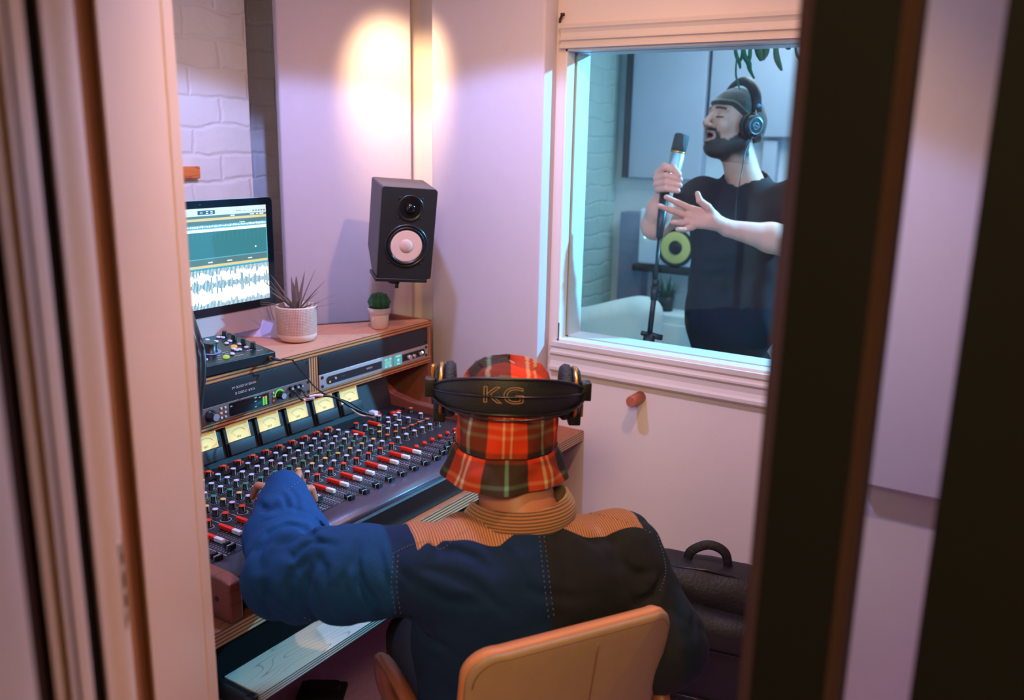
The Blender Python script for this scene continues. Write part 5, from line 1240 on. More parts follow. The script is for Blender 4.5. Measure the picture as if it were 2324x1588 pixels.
# ---- headphones worn with the band round the back
hp_c = A3(*dep(1152, 880, 1.72)); hk = hup
hpn = empty('headphones', hp_c, 'black headphones with a wide strap over the back of the tartan hat', 'headphones')
hlr = hx; hbk = -hy   # right, back
M_hp = mat('headphone_black', (18, 18, 20), .38, var=.15, vscale=50); M_strap = mat('strap_leather', (26, 25, 27), .5, bump=.25, bscale=300); M_gold = mat('old_gold', (210, 148, 70), .3, metal=.85)
def hpt(x, b_, z): return Vector(hp_c+hlr*x+hbk*b_+hk*z)
for s_ in (-1, 1):
    cf2 = frame(hpt(s_*.100, .0, -.006), tuple(hbk), tuple(hk), tuple(np.cross(hbk, hk))) if False else None
    zax = hlr*s_; Mx = frame(hpt(s_*.100, .004, -.004), tuple(hbk), tuple(np.cross(zax, hbk)), tuple(zax))
    cup = MB(); cup.M = Mx; cup.lathe([(.030, 0), (.050, .002), (.056, .010), (.054, .020), (.046, .024)], 40); ec = cup.build('ear_cushion', mat('cushion_black', (20, 20, 22), .55, bump=.9, bscale=260), hpn)
    hs = MB(); hs.M = Mx; hs.lathe([(.046, .023), (.050, .024), (.051, .034), (.044, .040), (.030, .043), (.0005, .044)], 40); h2 = hs.build('ear_cup', M_hp, hpn)
    gg = MB(); gg.M = Mx; gg.lathe([(.0515, .027), (.0525, .028), (.0525, .032), (.0515, .033)], 40, cap=False); gg.lathe([(.022, .043), (.022, .0455), (.018, .046)], 30, cap=False)
    gg.build('gold_ring', M_gold, h2)
    gb = MB(); gb.M = Mx; gb.box((-.008, .020, .043), (.010, .048, .050), bev=.002); gb.build('gold_plate', M_gold, h2)
    bk_ = MB(); bk_.box((-.5, -.5, -.5), (.5, .5, .5), bev=.08); 
    for v_ in bk_.bm.verts:
        q = v_.co.copy(); v_.co = hpt(s_*(.150+q.x*.020), .030+q.y*.030, .006+q.z*.036)
    bk_.build('slider_block', M_hp, hpn)
    ar = MB(); ar.tube([hpt(s_*.146, .03, .0), hpt(s_*.147, .012, -.01), hpt(s_*.143, .004, -.03)], .006, 8, flat=(1.4, .7)); ar.build('yoke', M_hp, hpn)
    lo_ = MB(); lo_.box((-.5, -.5, -.5), (.5, .5, .5), bev=.1)
    for v_ in lo_.bm.verts:
        q = v_.co.copy(); v_.co = hpt(s_*(.132+q.x*.024), .014+q.y*.03, -.046+q.z*.04)
    lo_.build('cable_boot', M_hp, hpn)
def arc3(s_, z, rb=.128, rx=.150, e_=1.0): # s_ -1..1
    a = s_*PI/2*.80; return hpt(rx*math.sin(a)/math.sin(PI/2*.80), .03+(rb-.03)*max(0, (math.cos(a)-math.cos(PI/2*.80)))/(1-math.cos(PI/2*.80)), z)
NS = 60; R = []
for i in range(NS+1):
    s_ = -1+2*i/NS; w_ = .008+.026*(max(0, 1-abs(s_)**2.4))**.8; dz = .016*(1-s_*s_)-.002
    P1 = []
    for (k_, o_) in ((-1, 0), (-.9, .0016), (0, .0022), (.9, .0016), (1, 0), (.9, -.0016), (0, -.0022), (-.9, -.0016)):
        P1.append(arc3(s_, dz+k_*w_-.002, .127+o_-.0, .146+o_))
    R.append(P1)
sb = MB(); sb.rings(R); stp = sb.build('strap', M_strap, hpn)
ed = MB()
for k_ in (-1, 1): ed.tube([arc3(-1+2*i/NS, .016*(1-(-1+2*i/NS)**2)-.002+k_*(.008+.026*(max(0, 1-abs(-1+2*i/NS)**2.4))**.8)-.002, .129, .147) for i in range(NS+1)], .0032, 8)
ed.build('strap_piping', M_hp, stp)
wr = MB()
wr.tube([arc3(-1+2*i/NS, .002+.012*(1-(-1+2*i/NS)**2), .137, .151) for i in range(NS+1)], .0022, 8)
wr.tube([arc3(-1+2*i/NS, -.004-.026*(1-(-1+2*i/NS)**2)**.8, .136, .151) for i in range(NS+1)], .0024, 8)
wr.build('steel_bow', mat('dark_steel_wire', (60, 62, 70), .25, metal=.8), hpn)
# outlined lettering on the strap, bent to its curve
cu = bpy.data.curves.new('strap_lettering', 'FONT'); cu.body = 'KG'; cu.size = .050; cu.align_x = 'CENTER'; cu.align_y = 'CENTER'; cu.fill_mode = 'NONE'; cu.bevel_depth = .0007; cu.space_character = 1.05
t_ = bpy.data.objects.new('tmp', cu); COL.objects.link(t_); me = bpy.data.meshes.new_from_object(t_.evaluated_get(bpy.context.evaluated_depsgraph_get())); bpy.data.objects.remove(t_)
me.materials.clear(); me.materials.append(mat('lettering_bronze', (176, 130, 88), .5))
for v in me.vertices:
    s_ = (v.co.x*.88-.010)/.150; v.co = arc3(s_*.97, v.co.y*.86+.014, .1305+v.co.z, .150+v.co.z)
o = bpy.data.objects.new('strap_lettering', me); COL.objects.link(o); attach(o, stp)
# ================================================================ THE SINGER BEHIND THE GLASS
TS = 3.2
az_s = math.radians(146); sf = A3(math.cos(az_s), math.sin(az_s), 0); sl = A3(-sf[1], sf[0], 0)
tilt = math.radians(10)
su = A3(0, 0, 1)*math.cos(tilt)-sf*math.sin(tilt); sfh = sf*math.cos(tilt)+A3(0, 0, 1)*math.sin(tilt)
BH = np.array([sfh, sl, su]); HC = A3(*dep(1663, 279, 3.24))
def hw(f_, l_, u_): return HC+sfh*f_+sl*l_+su*u_
az_t = math.radians(172); tf = A3(math.cos(az_t), math.sin(az_t), 0); tl = A3(-tf[1], tf[0], 0); BT = np.array([tf, tl, A3(0, 0, 1)])
TC = A3(*dep(1690, 452, 3.27))
RS, LS = TC-tl*.185, TC+tl*.185
RE, RW, RH = A3(*dep(1487, 512, 3.22)), A3(*dep(1508, 436, 3.10)), A3(*dep(1514, 408, 3.07))
LE, LW = A3(*dep(1826, 556, 3.02)), A3(*dep(1652, 518, 2.95)); LH = A3(*dep(1590, 492, 2.92))
def face(P):
    q = (P-HC)@BH.T; qa = q.copy(); qa[:, 1] = np.abs(q[:, 1])
    E_ = lambda c, r: ell(q, c, r); EA = lambda c, r: ell(qa, c, r)
    d = E_((-.008, 0, .028), (.098, .076, .098))
    d = smin(d, E_((.028, 0, -.045), (.064, .058, .078)), .035)
    d = smin(d, E_((.050, 0, -.106), (.042, .042, .028)), .025)        # chin
    d = smin(d, seg_sdf(qa, (.045, .030, -.100), (-.010, .060, -.060), .022, .024), .02)   # jaw
    d = smin(d, seg_sdf(qa, (.088, .010, .034), (.074, .046, .034), .010, .009), .014)     # brow
    d = smin(d, seg_sdf(q, (.090, 0, .024), (.118, 0, -.022), .008, .0125), .010)          # nose
    d = smin(d, EA((.104, .012, -.028), (.012, .009, .008)), .006)
    d = smin(d, EA((.070, .042, -.025), (.022, .022, .022)), .02)      # cheek
    d = smax(d, -EA((.094, .031, .014), (.014, .015, .010)), .010)     # socket
    d = smin(d, EA((.076, .031, .010), (.014, .0155, .0125)), .004)    # closed lid
    d = smin(d, E_((.094, 0, -.048), (.012, .024, .009)), .008)        # upper lip
    d = smin(d, E_((.088, 0, -.080), (.012, .022, .009)), .008)        # lower lip
    d = smax(d, -E_((.098, 0, -.063), (.026, .019, .0095)), .004)      # open mouth
    bd = ((q[:, 2] < -.03) & (q[:, 0] > -.03))
    d = d-.0035*np.clip((-.052-q[:, 2])/.03, 0, 1)*np.clip((q[:, 0]+.05)/.05, 0, 1)*1.0
    d = smin(d, EA((-.006, .078, -.004), (.022, .010, .030)), .006)    # ear
    return d
PIV = hw(-.03, 0, -.07)
def finger(P, pts, r0, r1):
    d = None; n_ = len(pts)-1
    for i in range(n_):
        a_ = seg_sdf(P, pts[i], pts[i+1], r0+(r1-r0)*i/n_, r0+(r1-r0)*(i+1)/n_); d = a_ if d is None else smin(d, a_, .003)
    return d
D3 = lambda x, y, t: A3(*dep(x, y, t))
def left_hand(P):
    d = seg_sdf(P, LW, D3(1612, 497, 2.925), .027, .027)
    d = smin(d, finger(P, [D3(1616, 492, 2.93), D3(1572, 476, 2.91)], .020, .014), .012)
    d = smin(d, finger(P, [D3(1616, 500, 2.93), D3(1562, 492, 2.91)], .022, .015), .012)
    d = smin(d, finger(P, [D3(1618, 508, 2.93), D3(1570, 508, 2.91)], .020, .014), .012)
    d = smin(d, finger(P, [D3(1572, 476, 2.91), D3(1540, 461, 2.895), D3(1512, 447, 2.885)], .0125, .0085), .005)
    d = smin(d, finger(P, [D3(1562, 491, 2.91), D3(1526, 478, 2.89), D3(1496, 467, 2.88)], .0125, .0085), .005)
    d = smin(d, finger(P, [D3(1566, 504, 2.91), D3(1545, 505, 2.895), D3(1527, 504, 2.885)], .0115, .0085), .005)
    d = smin(d, finger(P, [D3(1572, 516, 2.915), D3(1552, 521, 2.90), D3(1538, 520, 2.89)], .0105, .0080), .005)
    d = smin(d, finger(P, [D3(1622, 492, 2.93), D3(1606, 470, 2.90), D3(1588, 455, 2.89), D3(1583, 439, 2.885)], .016, .0088), .008)
    return d
def right_hand(P):
    d = seg_sdf(P, RW, D3(1503, 410, 3.09), .029, .030)
    for i, (x0, y0, x1, y1, x2, y2) in enumerate(((1492, 392, 1512, 380, 1541, 393), (1490, 405, 1512, 398, 1544, 408), (1490, 418, 1512, 414, 1543, 421), (1494, 430, 1512, 428, 1538, 433))):
        d = smin(d, finger(P, [D3(x0, y0, 3.08), D3(x1, y1, 3.035), D3(x2, y2, 3.03)], .0125, .0095), .004)
    d = smin(d, finger(P, [D3(1495, 395, 3.08), D3(1508, 377, 3.045), D3(1528, 380, 3.03), D3(1541, 398, 3.026)], .0135, .0100), .005)
    return d
def sbody(P):
    d = face(P)
    d = smin(d, seg_sdf(P, PIV, TC+A3(0, 0, .035)-tf*.01, .060, .066), .03)
    d = smin(d, ell(P, TC+A3(0, 0, -.16), (.10, .16, .24), BT), .05)
    for a_, b_, c_ in ((RS, RE, RW), (LS, LE, LW)):
        d = smin(d, seg_sdf(P, a_, b_, .050, .048), .03)
    d = smin(d, smin(seg_sdf(P, RE, (RE+RW)/2, .050, .045), seg_sdf(P, (RE+RW)/2, RW, .044, .029), .02), .02)
    d = smin(d, smin(seg_sdf(P, LE, (LE*.55+LW*.45), .062, .050), seg_sdf(P, (LE*.55+LW*.45), LW, .048, .028), .02), .02)
    d = smin(d, left_hand(P), .010); d = smin(d, right_hand(P), .010)
    return d
SK, BR_, LIP, DK = [np.array(lin(c)[:3]) for c in ((224, 156, 134), (16, 12, 12), (176, 96, 92), (26, 10, 12))]
def scol(V):
    q = (V-HC)@BH.T; qa = np.abs(q[:, 1]); n_ = len(V)
    C = np.tile(SK, (n_, 1)); C *= (1+.05*wob(V, 40))[:, None]
    def mixc(m, c): nonlocal C; m = np.clip(m, 0, 1)[:, None]; C = C*(1-m)+c*m
    head = (np.linalg.norm(q, axis=1) < .17)
    # beard: below a line from the moustache to the ear, sparing the mouth
    line = np.interp(q[:, 0], [-.06, -.02, .0, .02, .045, .068, .082, .12], [.02, .012, -.012, -.046, -.068, -.066, -.048, -.044])+.003*wob(V, 110)
    b_ = np.clip((line-q[:, 2])/.008+.5, 0, 1)*head*(q[:, 2] > -.145)
    b_ *= (q[:, 0] > -.045)
    b_ *= 1-np.clip((-.108-q[:, 2])/.02, 0, 1)*np.clip((.02-q[:, 0])/.02, 0, 1)*.7
    ms = np.exp(-((q[:, 2]+.042)/.007)**2)*(q[:, 0] > .07)*(qa < .034)
    mouth = ((q[:, 0]-.09)/.03)**2+(q[:, 1]/.026)**2+((q[:, 2]+.064)/.021)**2
    mixc(b_*np.clip((mouth-1)*2, 0, 1)*.96, BR_); mixc(ms*1.2*head, BR_)
    mixc(np.clip((1-mouth)*2.5, 0, 1)*head, LIP); mi = ((q[:, 0]-.086)/.03)**2+(q[:, 1]/.019)**2+((q[:, 2]+.063)/.0095)**2
    mixc(np.clip((1.1-mi)*3, 0, 1)*head, DK)
    bx_ = np.exp(-((q[:, 2]-(.037-.10*np.maximum(0, qa-.03)+.0*qa))/.0046)**2)*1.3*(qa > .012)*(qa < .054)*(q[:, 0] > .05); mixc(bx_*head, BR_)
    ls = np.exp(-((q[:, 2]-(.0035+.35*(qa-.031)**2*18))/.0023)**2)*1.3*(qa > .015)*(qa < .046)*(q[:, 0] > .06); mixc(ls*.95*head, BR_)
    hr = ((q[:, 0] < .0) & (q[:, 2] > -.06) & (qa > .055) & head) | ((q[:, 0] < -.05) & (q[:, 2] > -.05) & head); mixc(hr*.85, BR_)
    return C
M_sk = mat('singer_skin', (0, 0, 0), .48, kind='attr', bump=.08, bscale=300)
sgr = empty('person', (TC[0], TC[1], 0), 'bearded person in dark T-shirt and beanie singing with closed eyes behind the glass', 'person')
allp = np.array([HC, TC, RS, LS, RE, RW, RH, LE, LW, LH, D3(1496, 467, 2.88)])
bd = sdf_obj('body', sbody, allp.min(0)-A3(.14, .14, .45), allp.max(0)+A3(.14, .14, .16), .0029, M_sk, sgr, col=scol)
# beanie
def beanie(P):
    q = (P-HC)@BH.T
    base = ell(q, (-.012, 0, .030), (.108, .086, .098)); base = smin(base, ell(q, (-.085, 0, -.004), (.045, .062, .060)), .04)
    ln = .048+.62*np.minimum(0, q[:, 0]-.06)*1.0 + .0*q[:, 1]
    ln = np.maximum(ln, -.055)
    d = smax(base, (ln-q[:, 2]), .004)
    d = smin(d, np.sqrt(np.maximum(0, (np.abs(base+.001))**2+(q[:, 2]-ln-.012)**2))-.0075*(1+.0*q[:, 0]), .006)
    return d+.0012*wob(P, 40)+.0006*np.sin(np.arctan2(q[:, 1], q[:, 0])*60)
sdf_obj('beanie', beanie, HC-A3(.19, .19, .12), HC+A3(.17, .17, .18), .0042, mat('dark_olive_knit', (38, 42, 34), .95, var=.2, vscale=120, sheen=.4), sgr)
# T-shirt
def tee(P):
    d = ell(P, TC+A3(0, 0, -.15)+tf*.02, (.135, .195, .24), BT)
    d = smin(d, seg_sdf(P, RS+A3(0, 0, -.01), LS+A3(0, 0, -.01), .074, .074), .06)
    d = smin(d, seg_sdf(P, TC+A3(0, 0, .0), TC+A3(0, 0, .05)-tf*.01, .085, .072), .05)
    d = smin(d, ell(P, TC+A3(0, 0, -.42)+tf*.035, (.145, .185, .26), BT), .08)
    rm, lm = RS+(RE-RS)*.55, LS+(LE-LS)*.62
    d = smin(d, seg_sdf(P, RS, rm, .070, .074), .04); d = smin(d, seg_sdf(P, LS, lm, .076, .082), .04)
    d = d+(.006*wob(P, 8, .2)+.0035*wob(P, 17, 1.7)+.003*np.sin((P@tl)*55+2*wob(P, 6)+P[:, 2]*14))*np.maximum(0, 1-np.abs(d)/.05)
    for a_, b_ in ((RS, rm), (LS, lm)):
        ax_ = (b_-a_)/np.linalg.norm(b_-a_); d = np.where(seg_sdf(P, a_, b_+ax_*.2, .12, .12) < 0, smax(d, np.where((P-a_)@ax_ > .05, (P-b_)@ax_, -1), .006), d)
    d = smax(d, (TC[2]-.60)-P[:, 2], .008)
    nk = seg_sdf(P, TC+A3(0, 0, .030)+tf*.012, TC+A3(0, 0, .2)+tf*.02, .074, .085); d = smax(d, -nk, .004)
    d = smax(d, -seg_sdf(P, TC+A3(0, 0, -.7), TC+A3(0, 0, -.60), .14, .14), .01)
    return d
sdf_obj('t_shirt', tee, TC-A3(.36, .36, .66), TC+A3(.36, .36, .14), .0085, mat('charcoal_jersey', (38, 35, 38), .95, var=.08, vscale=200, spec=.2), sgr)
def pants(P):
    hp_ = A3(TC[0], TC[1], TC[2]-.66)+tf*.01
    d = ell(P, hp_, (.13, .175, .15), BT)
    for s_ in (-1, 1):
        h_ = hp_+tl*.09*s_+A3(0, 0, -.05); k_ = A3(h_[0], h_[1], .48)+tf*.02; f_ = A3(h_[0], h_[1], .10)
        d = smin(d, smin(seg_sdf(P, h_, k_, .088, .066), seg_sdf(P, k_, f_, .064, .052), .03), .04)
    return d+.003*wob(P, 16)
sdf_obj('trousers', pants, (TC[0]-.3, TC[1]-.32, .05), (TC[0]+.3, TC[1]+.32, TC[2]-.50), .014, mat('black_jeans', (20, 22, 30), .9, var=.2, vscale=80), sgr)
for s_ in (-1, 1):
    fc = A3(TC[0], TC[1], .04)+tl*.09*s_
    sdf_obj('shoe', lambda P, fc=fc: smax(smin(ell(P, fc, (.05, .042, .045), BT), ell(P, fc+tf*.10+A3(0, 0, -.01), (.09, .042, .032), BT), .03), .003-P[:, 2], .004), fc-A3(.25, .25, .06), fc+A3(.25, .25, .1), .010, mat('black_shoe', (18, 17, 18), .5), sgr)
# singer's headphones
sh = empty('headphones', hw(0, 0, 0), 'black headphones worn over the beanie by the singer', 'headphones')
M_ring = mat('headphone_grey_metal', (120, 140, 150), .3, metal=.8)
for s_ in (-1, 1):
    Mx = frame(hw(-.012, s_*.082, -.010), tuple(sfh), tuple(np.cross(sl*s_, sfh)), tuple(sl*s_))
    c_ = MB(); c_.M = Mx; c_.lathe([(.032, 0), (.046, .003), (.048, .014), (.042, .020)], 32); e1 = c_.build('ear_cushion', mat('cushion_black', (0, 0, 0)), sh)
    c_ = MB(); c_.M = Mx; c_.lathe([(.041, .019), (.041, .032), (.036, .040), (.024, .042), (.0005, .040)], 32); c_.build('ear_cup', M_hp, e1)
    c_ = MB(); c_.M = Mx; c_.lathe([(.026, .0415), (.0275, .044), (.030, .0425)], 32, cap=False); c_.lathe([(.010, .041), (.012, .043), (.014, .041)], 20, cap=False); c_.box((-.016, -.003, .0405), (.016, .003, .0425)); c_.build('cup_trim', M_ring, e1)
    c_ = MB(); c_.tube([Vector(hw(-.012, s_*.108, .045)), Vector(hw(-.012, s_*.116, .01)), Vector(hw(-.012, s_*.120, -.02))], .008, 8, flat=(1.2, .6)); c_.build('yoke', M_ring, sh)
bn = MB(); bn.tube([Vector(hw(-.012+.012*math.sin(a_), math.cos(a_)*.108, .040+math.sin(a_)*.112)) for a_ in [PI*j/24 for j in range(25)]], .013, 10, flat=(.55, 1.5)); bn.build('headband', M_hp, sh)
bn = MB(); p_ = hw(-.012, .113, .062); bn.sphere(tuple(p_), .008, 10); bn.build('blue_marker', mat('blue_mark', (30, 130, 210), .4), sh)
tag(MB().tube(catmull([Vector(hw(-.012, .118, -.045)), D3(1692, 345, 3.0), D3(1684, 385, 2.98), D3(1678, 420, 2.97), D3(1672, 445, 2.99), D3(1668, 520, 3.0)], 8), .0018, 6).build('headphone_cable', M_cab), 'thin dark cable hanging from the headphones of the singer', 'cable')
# ================================================================ MICROPHONE AND STAND
mt, mb_ = D3(1549, 304, 3.04), D3(1521, 418, 3.06)
ax_ = (mt-mb_)/np.linalg.norm(mt-mb_); L_ = np.linalg.norm(mt-mb_); e1 = np.cross(ax_, A3(*fw)); e1 /= np.linalg.norm(e1); Mm = frame(tuple(mb_), tuple(e1), tuple(np.cross(ax_, e1)), tuple(ax_))
mic = empty('microphone', mb_, 'large silver studio microphone held in front of the mouth of the singer', 'microphone')
m = MB(); m.M = Mm; m.lathe([(.020, -.02), (.0255, -.012), (.0265, 0), (.0265, L_*.62), (.0255, L_*.625)], 32); m.build('body', mat('brushed_silver', (190, 196, 206), .3, metal=.85), mic)
m = MB(); m.M = Mm; m.lathe([(.0268, L_*.61), (.0275, L_*.615), (.0275, L_*.64), (.0268, L_*.645)], 32, cap=False); m.build('collar_ring', mat('brass', (0, 0, 0)), mic)
m = MB(); m.M = Mm; m.lathe([(.0262, L_*.64), (.0265, L_*.95), (.0245, L_*.985), (.018, L_*1.0), (.0005, L_*1.005)], 32); m.build('grille', mat('wire_grille', (92, 92, 92), .6, metal=.5, bump=.9, bscale=900), mic)
ms = empty('microphone_stand', (D3(1470, 800, 3.07)[0], D3(1470, 800, 3.07)[1], 0), 'black microphone stand in the booth in front of the singer', 'stand')
pA, pB, pC, pD = D3(1508, 440, 3.07), D3(1496, 540, 3.07), D3(1487, 650, 3.07), D3(1474, 760, 3.07)
m = MB(); m.tube([pA, pA*.3+pB*.7, pB], [.017, .015, .011], 14); m.cyl(Vector(pA)+Vector((0, 0, .02)), pA, .019, .017); m.build('clip_mount', M_blackmetal, ms)
m = MB(); m.cyl(pB, pC, .0065, .0075); m.build('upper_pole', M_blackmetal, ms)
m = MB(); m.cyl(pC*.85+pB*.15, pC*1.0, .013, .012); m.cyl(pC, pC*.72+pD*.28, .016, .012); m.build('clutch', M_blackmetal, ms)
m = MB(); m.cyl(pC, pD, .0095); m.build('lower_pole', M_blackmetal, ms)
m = MB(); m.cyl(pD*1.0, D3(1468, 800, 3.07), .020, .022); m.cyl(pD, Vector(pD)+Vector(CR)*.045+Vector((0, 0, -.01)), .012, .010); m.cyl(Vector(pD)-Vector(CR)*.03+Vector((0, 0, .008)), Vector(pD), .008, .01); m.build('boom_joint', M_blackmetal, ms)
b0 = D3(1468, 800, 3.07); m = MB(); m.cyl(b0, (b0[0], b0[1], .05), .012); m.build('base_pole', M_blackmetal, ms)
for k in range(3):
    a_ = 2*PI*k/3; m = MB(); m.tube([(b0[0], b0[1], .22), (b0[0]+.28*math.cos(a_), b0[1]+.28*math.sin(a_), .012)], [.009, .008]); m.build('leg', M_blackmetal, ms)
# ================================================================ BOOTH FURNITURE
M_sofa = mat('white_upholstery', (206, 222, 226), .8, var=.03, bump=.1, bscale=40)
def sofa(P):
    q = P.copy(); q[:, 2] = q[:, 2]-(1.66-q[:, 1])*-.0*1
    tilt_ = np.clip((1.98-q[:, 1])*.30, -.1, .10)
    back = rbox(np.stack([P[:, 0]-.06*(P[:, 2]-.5), P[:, 1], P[:, 2]-tilt_+.03], 1), (3.62, 1.82, .44), (.085, .30, .44), .08)
    seat = rbox(P, (3.30, 1.80, .21), (.34, .28, .20), .06); cush = rbox(P, (3.28, 1.80, .43), (.30, .22, .06), .05)
    a1 = rbox(P, (3.28, 2.07, .32), (.34, .06, .31), .06); a2 = rbox(P, (3.28, 1.53, .32), (.34, .06, .31), .06)
    return smin(smin(smin(back, seat, .05), cush, .02), smin(a1, a2, .01), .04)+.003*wob(P, 7)
tag(sdf_obj('armchair', sofa, (2.88, 1.42, .0), (3.82, 2.18, 1.06), .02, M_sofa), 'white upholstered armchair at the lower left of the booth', 'armchair')
zc2 = onx(1525, 713, 4.0).z; yc0, yc1 = onx(1492, 713, 4.0).y, onx(1575, 713, 4.0).y
cbn = empty('cabinet', (4.06, (yc0+yc1)/2, 0), 'low white cabinet with a potted grass on top, right of the microphone stand', 'cabinet')
MB().box((3.99, yc1-.12, 0), (4.15, yc0, zc2), bev=.012).build('carcass', M_sofa, cbn)
MB().box((3.984, yc1-.11, .08), (3.990, yc0-.01, zc2-.05), bev=.002).build('door', M_sofa, cbn)
# white studio speaker with yellow cone on a black stand
XS_ = 4.18
ca_, cb_2 = onx(1452, 480, XS_), onx(1592, 612, XS_)
s3 = empty('studio_speaker', (XS_, (ca_.y+cb_2.y)/2, 0), 'white studio speaker with a yellow cone behind the microphone stand', 'speaker')
zlo, zhi = cb_2.z, onx(1470, 483, XS_).z+.02
MB().box((XS_, cb_2.y, zlo), (XS_+.20, ca_.y, zhi), bev=.012).build('cabinet', mat('white_cabinet', (214, 222, 236), .4), s3)
wc = onx(1533, 562, XS_-.001)
def cone(nm, prof_, m): b_ = MB(); b_.rings([[(XS_-y, wc.y+r*math.cos(2*PI*j/36), wc.z+r*math.sin(2*PI*j/36)) for j in range(36)] for r, y in prof_]); return b_.build(nm, m, s3)
cone('woofer_rim', [(.098, .001), (.098, .006), (.084, .006), (.082, .002)], M_knob)
cone('yellow_cone', [(.083, .003), (.078, .005), (.036, -.0005+.003)], mat('yellow_cone', (226, 206, 120), .5))
cone('dust_cap', [(.036, .0035), (.030, .010), (.015, .014), (.001, .015)], M_knob)
lp = onx(1464, 538, XS_-.004); MB().sphere(tuple(lp), .006, 10).build('power_light', mat('cool_led', (200, 250, 255), .4, emit=2), s3)
MB().box((XS_-.02, cb_2.y+.0, zlo-.035), (XS_+.21, ca_.y+.02, zlo-.002), bev=.004).build('shelf_plate', M_blackmetal, s3)
for y in (cb_2.y+.10, ca_.y-.05): MB().cyl((XS_+.13, y, .0), (XS_+.13, y, zlo-.03), .016).build('stand_leg', M_blackmetal, s3)
# grassy plant behind
gp = onx(1518, 712, 4.07); gp.z = zc2
g_ = empty('potted_plant', (gp.x, gp.y, zc2), 'dark green grassy plant in a black pot on the white booth cabinet', 'plant')
ztp = onx(1530, 622, 4.07).z
m = MB(); m.lathe([(.035, .001), (.042, .075), (.038, .075)], 20, c=(gp.x, gp.y+.02, zc2)); m.build('pot', M_blackmetal, g_)
m = MB(); rs = random.Random(9)
for k in range(90):
    a_ = rs.uniform(0, 2*PI); d = Vector((math.cos(a_), math.sin(a_), 0)); blade(m, (gp.x+d.x*.02, gp.y+.02+d.y*.025, zc2+.06), d, math.radians(rs.uniform(55, 88)), (ztp-zc2-.06)*rs.uniform(.7, 1.15), .008, rs.uniform(.05, .5), n=5)
m.build('leaves', mat('dark_green_leaf', (26, 84, 66), .6, var=.3, vscale=20), g_)
# hanging plant at the top of the window, inside the booth
hz = D3(1740, 60, 2.95)
hpn2 = empty('hanging_plant', hz, 'trailing green leaves hanging in from above the booth window', 'plant')
m = MB(); M_lf = mat('trailing_leaf', (48, 92, 60), .5, var=.3, vscale=30)
for pts, w_ in (([(1668, 95), (1670, 120), (1678, 143), (1680, 156)], .006), ([(1682, 95), (1686, 118), (1679, 142)], .006), ([(1689, 95), (1688, 122), (1699, 143), (1702, 158), (1712, 178)], .009), ([(1703, 95), (1702, 125), (1699, 145)], .006), ([(1716, 95), (1722, 118), (1728, 138)], .012), ([(1739, 95), (1738, 115), (1731, 136)], .012), ([(1760, 95), (1762, 125), (1768, 145), (1774, 160)], .010), ([(1783, 100), (1790, 112)], .012), ([(1805, 95), (1809, 122), (1824, 145), (1829, 156)], .005), ([(1673, 130), (1670, 165), (1675, 190), (1679, 203)], .003)):
    P_ = catmull([D3(x, y-8 if i == 0 else y, 2.95+.02*i) for i, (x, y) in enumerate(pts)], 5); n_ = len(P_)
    m.tube(P_, [w_*(.35+.9*math.sin(PI*min(1, .12+.9*i/n_)))*.9+.0006 for i in range(n_)], 6, flat=(.35, 1))
m.build('leaves', M_lf, hpn2)
m = MB(); m.lathe([(.06, 0), (.10, .05), (.11, .14), (.105, .14)], 24, c=(hz[0]+.05, hz[1], hz[2]+.16)); m.build('pot', M_cer, hpn2)
m = MB()
for k in range(3): a_ = 2*PI*k/3; m.tube([(hz[0]+.05+.1*math.cos(a_), hz[1]+.1*math.sin(a_), hz[2]+.30), (hz[0]+.05, hz[1], ZC-.002)], .0015, 5)
m.build('hanging_cord', M_cer, hpn2)
# leaf tips at the lower left corner of the pane
lt = empty('potted_plant', D3(1270, 770, 3.05), 'two thin dark leaf tips at the lower left corner of the window', 'plant')
m = MB()
for (x0, y0, x1, y1) in ((1262, 762, 1301, 738), (1262, 772, 1295, 751), (1255, 768, 1285, 790)):
    a_, b_ = D3(x0+12, y0-4, 3.05), D3(x1, y1, 3.05); m.tube([a_, a_*.4+b_*.6, b_], [.005, .004, .0005], 6, flat=(.3, 1))
m.build('leaves', mat('dark_green_leaf', (0, 0, 0)), lt)
q = D3(1262, 775, 3.05); m = MB(); m.lathe([(.05, 0), (.06, q[2]-.02), (.055, q[2]-.02)], 18, c=(q[0]+.08, q[1]+.03, 0)); m.build('pot', M_blackmetal, lt)
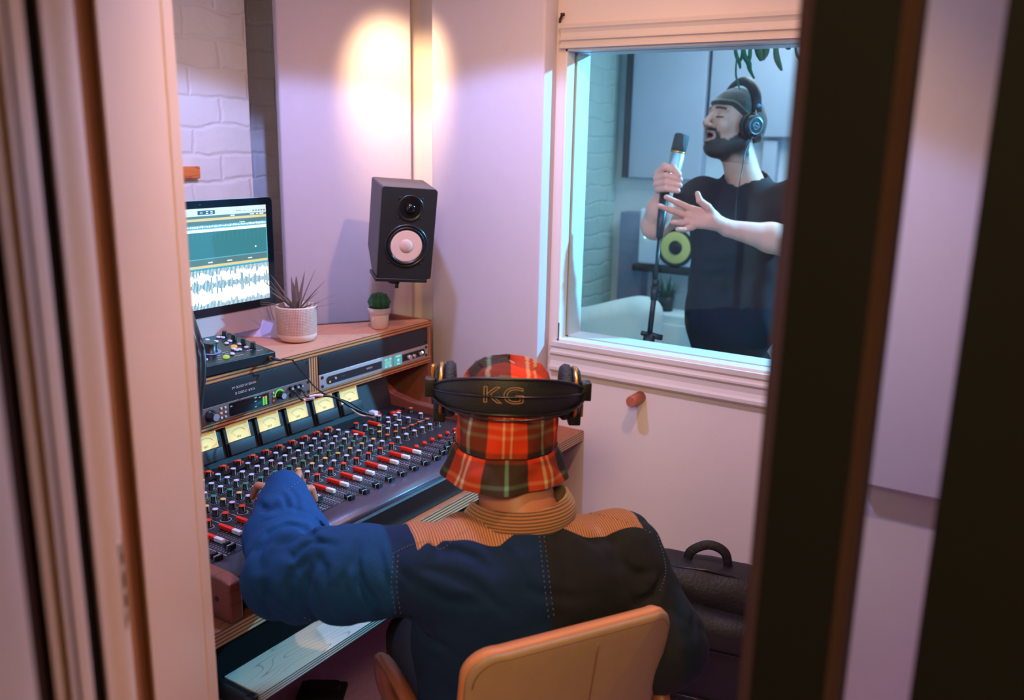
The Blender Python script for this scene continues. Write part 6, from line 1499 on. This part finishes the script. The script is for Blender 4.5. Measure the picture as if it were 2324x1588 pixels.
# ================================================================ LIGHT, CAMERA
def lamp(kind, name, loc, tgt, col, power, **kw):
    l = bpy.data.lights.new(name, kind); l.color = col; l.energy = power
    for k_, v in kw.items(): setattr(l, k_, v)
    o = bpy.data.objects.new(name, l); COL.objects.link(o); o.location = loc
    if tgt is not None: o.rotation_euler = (Vector(tgt)-Vector(loc)).to_track_quat('-Z', 'Y').to_euler()
    return o
lamp('SPOT', 'warm_ceiling_spot', (1.42, .48, 2.44), (1.75, 1.25, .6), (1.0, .52, .26), 50, spot_size=2.2, spot_blend=.6, shadow_soft_size=.03)
lamp('SPOT', 'violet_spot', (1.45, 1.30, 2.30), (1.47, 1.32, .5), (.34, .43, 1.0), 66, spot_size=2.30, spot_blend=.12, shadow_soft_size=.03)
lamp('SPOT', 'warm_wall_wash', (2.05, 1.75, 2.22), tuple(ony(912, 258, 2.0)), (1.0, .64, .32), 62, spot_size=.86, spot_blend=1.0, shadow_soft_size=.03)
lamp('SPOT', 'cyan_booth_spot', (4.25, -.55, 2.42), (1.4, 1.05, .9), (.12, .56, 1.0), 1050, spot_size=1.0, spot_blend=.3, shadow_soft_size=.04)
lamp('AREA', 'booth_ceiling_panel', (3.7, 1.0, 2.46), (3.7, 1.0, 0), (.60, .72, .76), 26, shape='RECTANGLE', size=.9, size_y=.9)
lamp('AREA', 'hall_ceiling_lamp', (-.75, -.25, 2.40), (.6, .9, .8), (1.0, .72, .34), 50, shape='DISK', size=.5)
lamp('AREA', 'studio_ceiling_panel', (1.7, .9, 2.47), (1.7, .9, 0), (.95, .62, .74), 4, shape='RECTANGLE', size=.7, size_y=.7)  # added soft fill, stands in for light bounced around the studio
W = bpy.data.worlds.new('World'); S.world = W; W.use_nodes = True
W.node_tree.nodes['Background'].inputs[0].default_value = (.5, .42, .5, 1); W.node_tree.nodes['Background'].inputs[1].default_value = .05
cam = bpy.data.cameras.new('camera'); co = bpy.data.objects.new('camera', cam); COL.objects.link(co)
cam.sensor_width = 36; cam.lens = FP*36/2324; cam.clip_start = .02
co.matrix_world = Matrix(((CR[0], CU[0], -CF[0], 0), (CR[1], CU[1], -CF[1], 0), (CR[2], CU[2], -CF[2], H), (0, 0, 0, 1)))
cam.dof.use_dof = True; cam.dof.focus_distance = 2.15; cam.dof.aperture_fstop = 2.8
S.camera = co
S.view_settings.view_transform = 'Standard'; S.view_settings.look = 'None'; S.view_settings.gamma = 1; S.view_settings.exposure = 0
try: S.view_settings.use_curve_mapping = False
except Exception: pass
S.cycles.max_bounces = 8; S.cycles.use_denoising = True; S.cycles.caustics_refractive = False; S.cycles.caustics_reflective = False
S.cycles.sample_clamp_indirect = 4
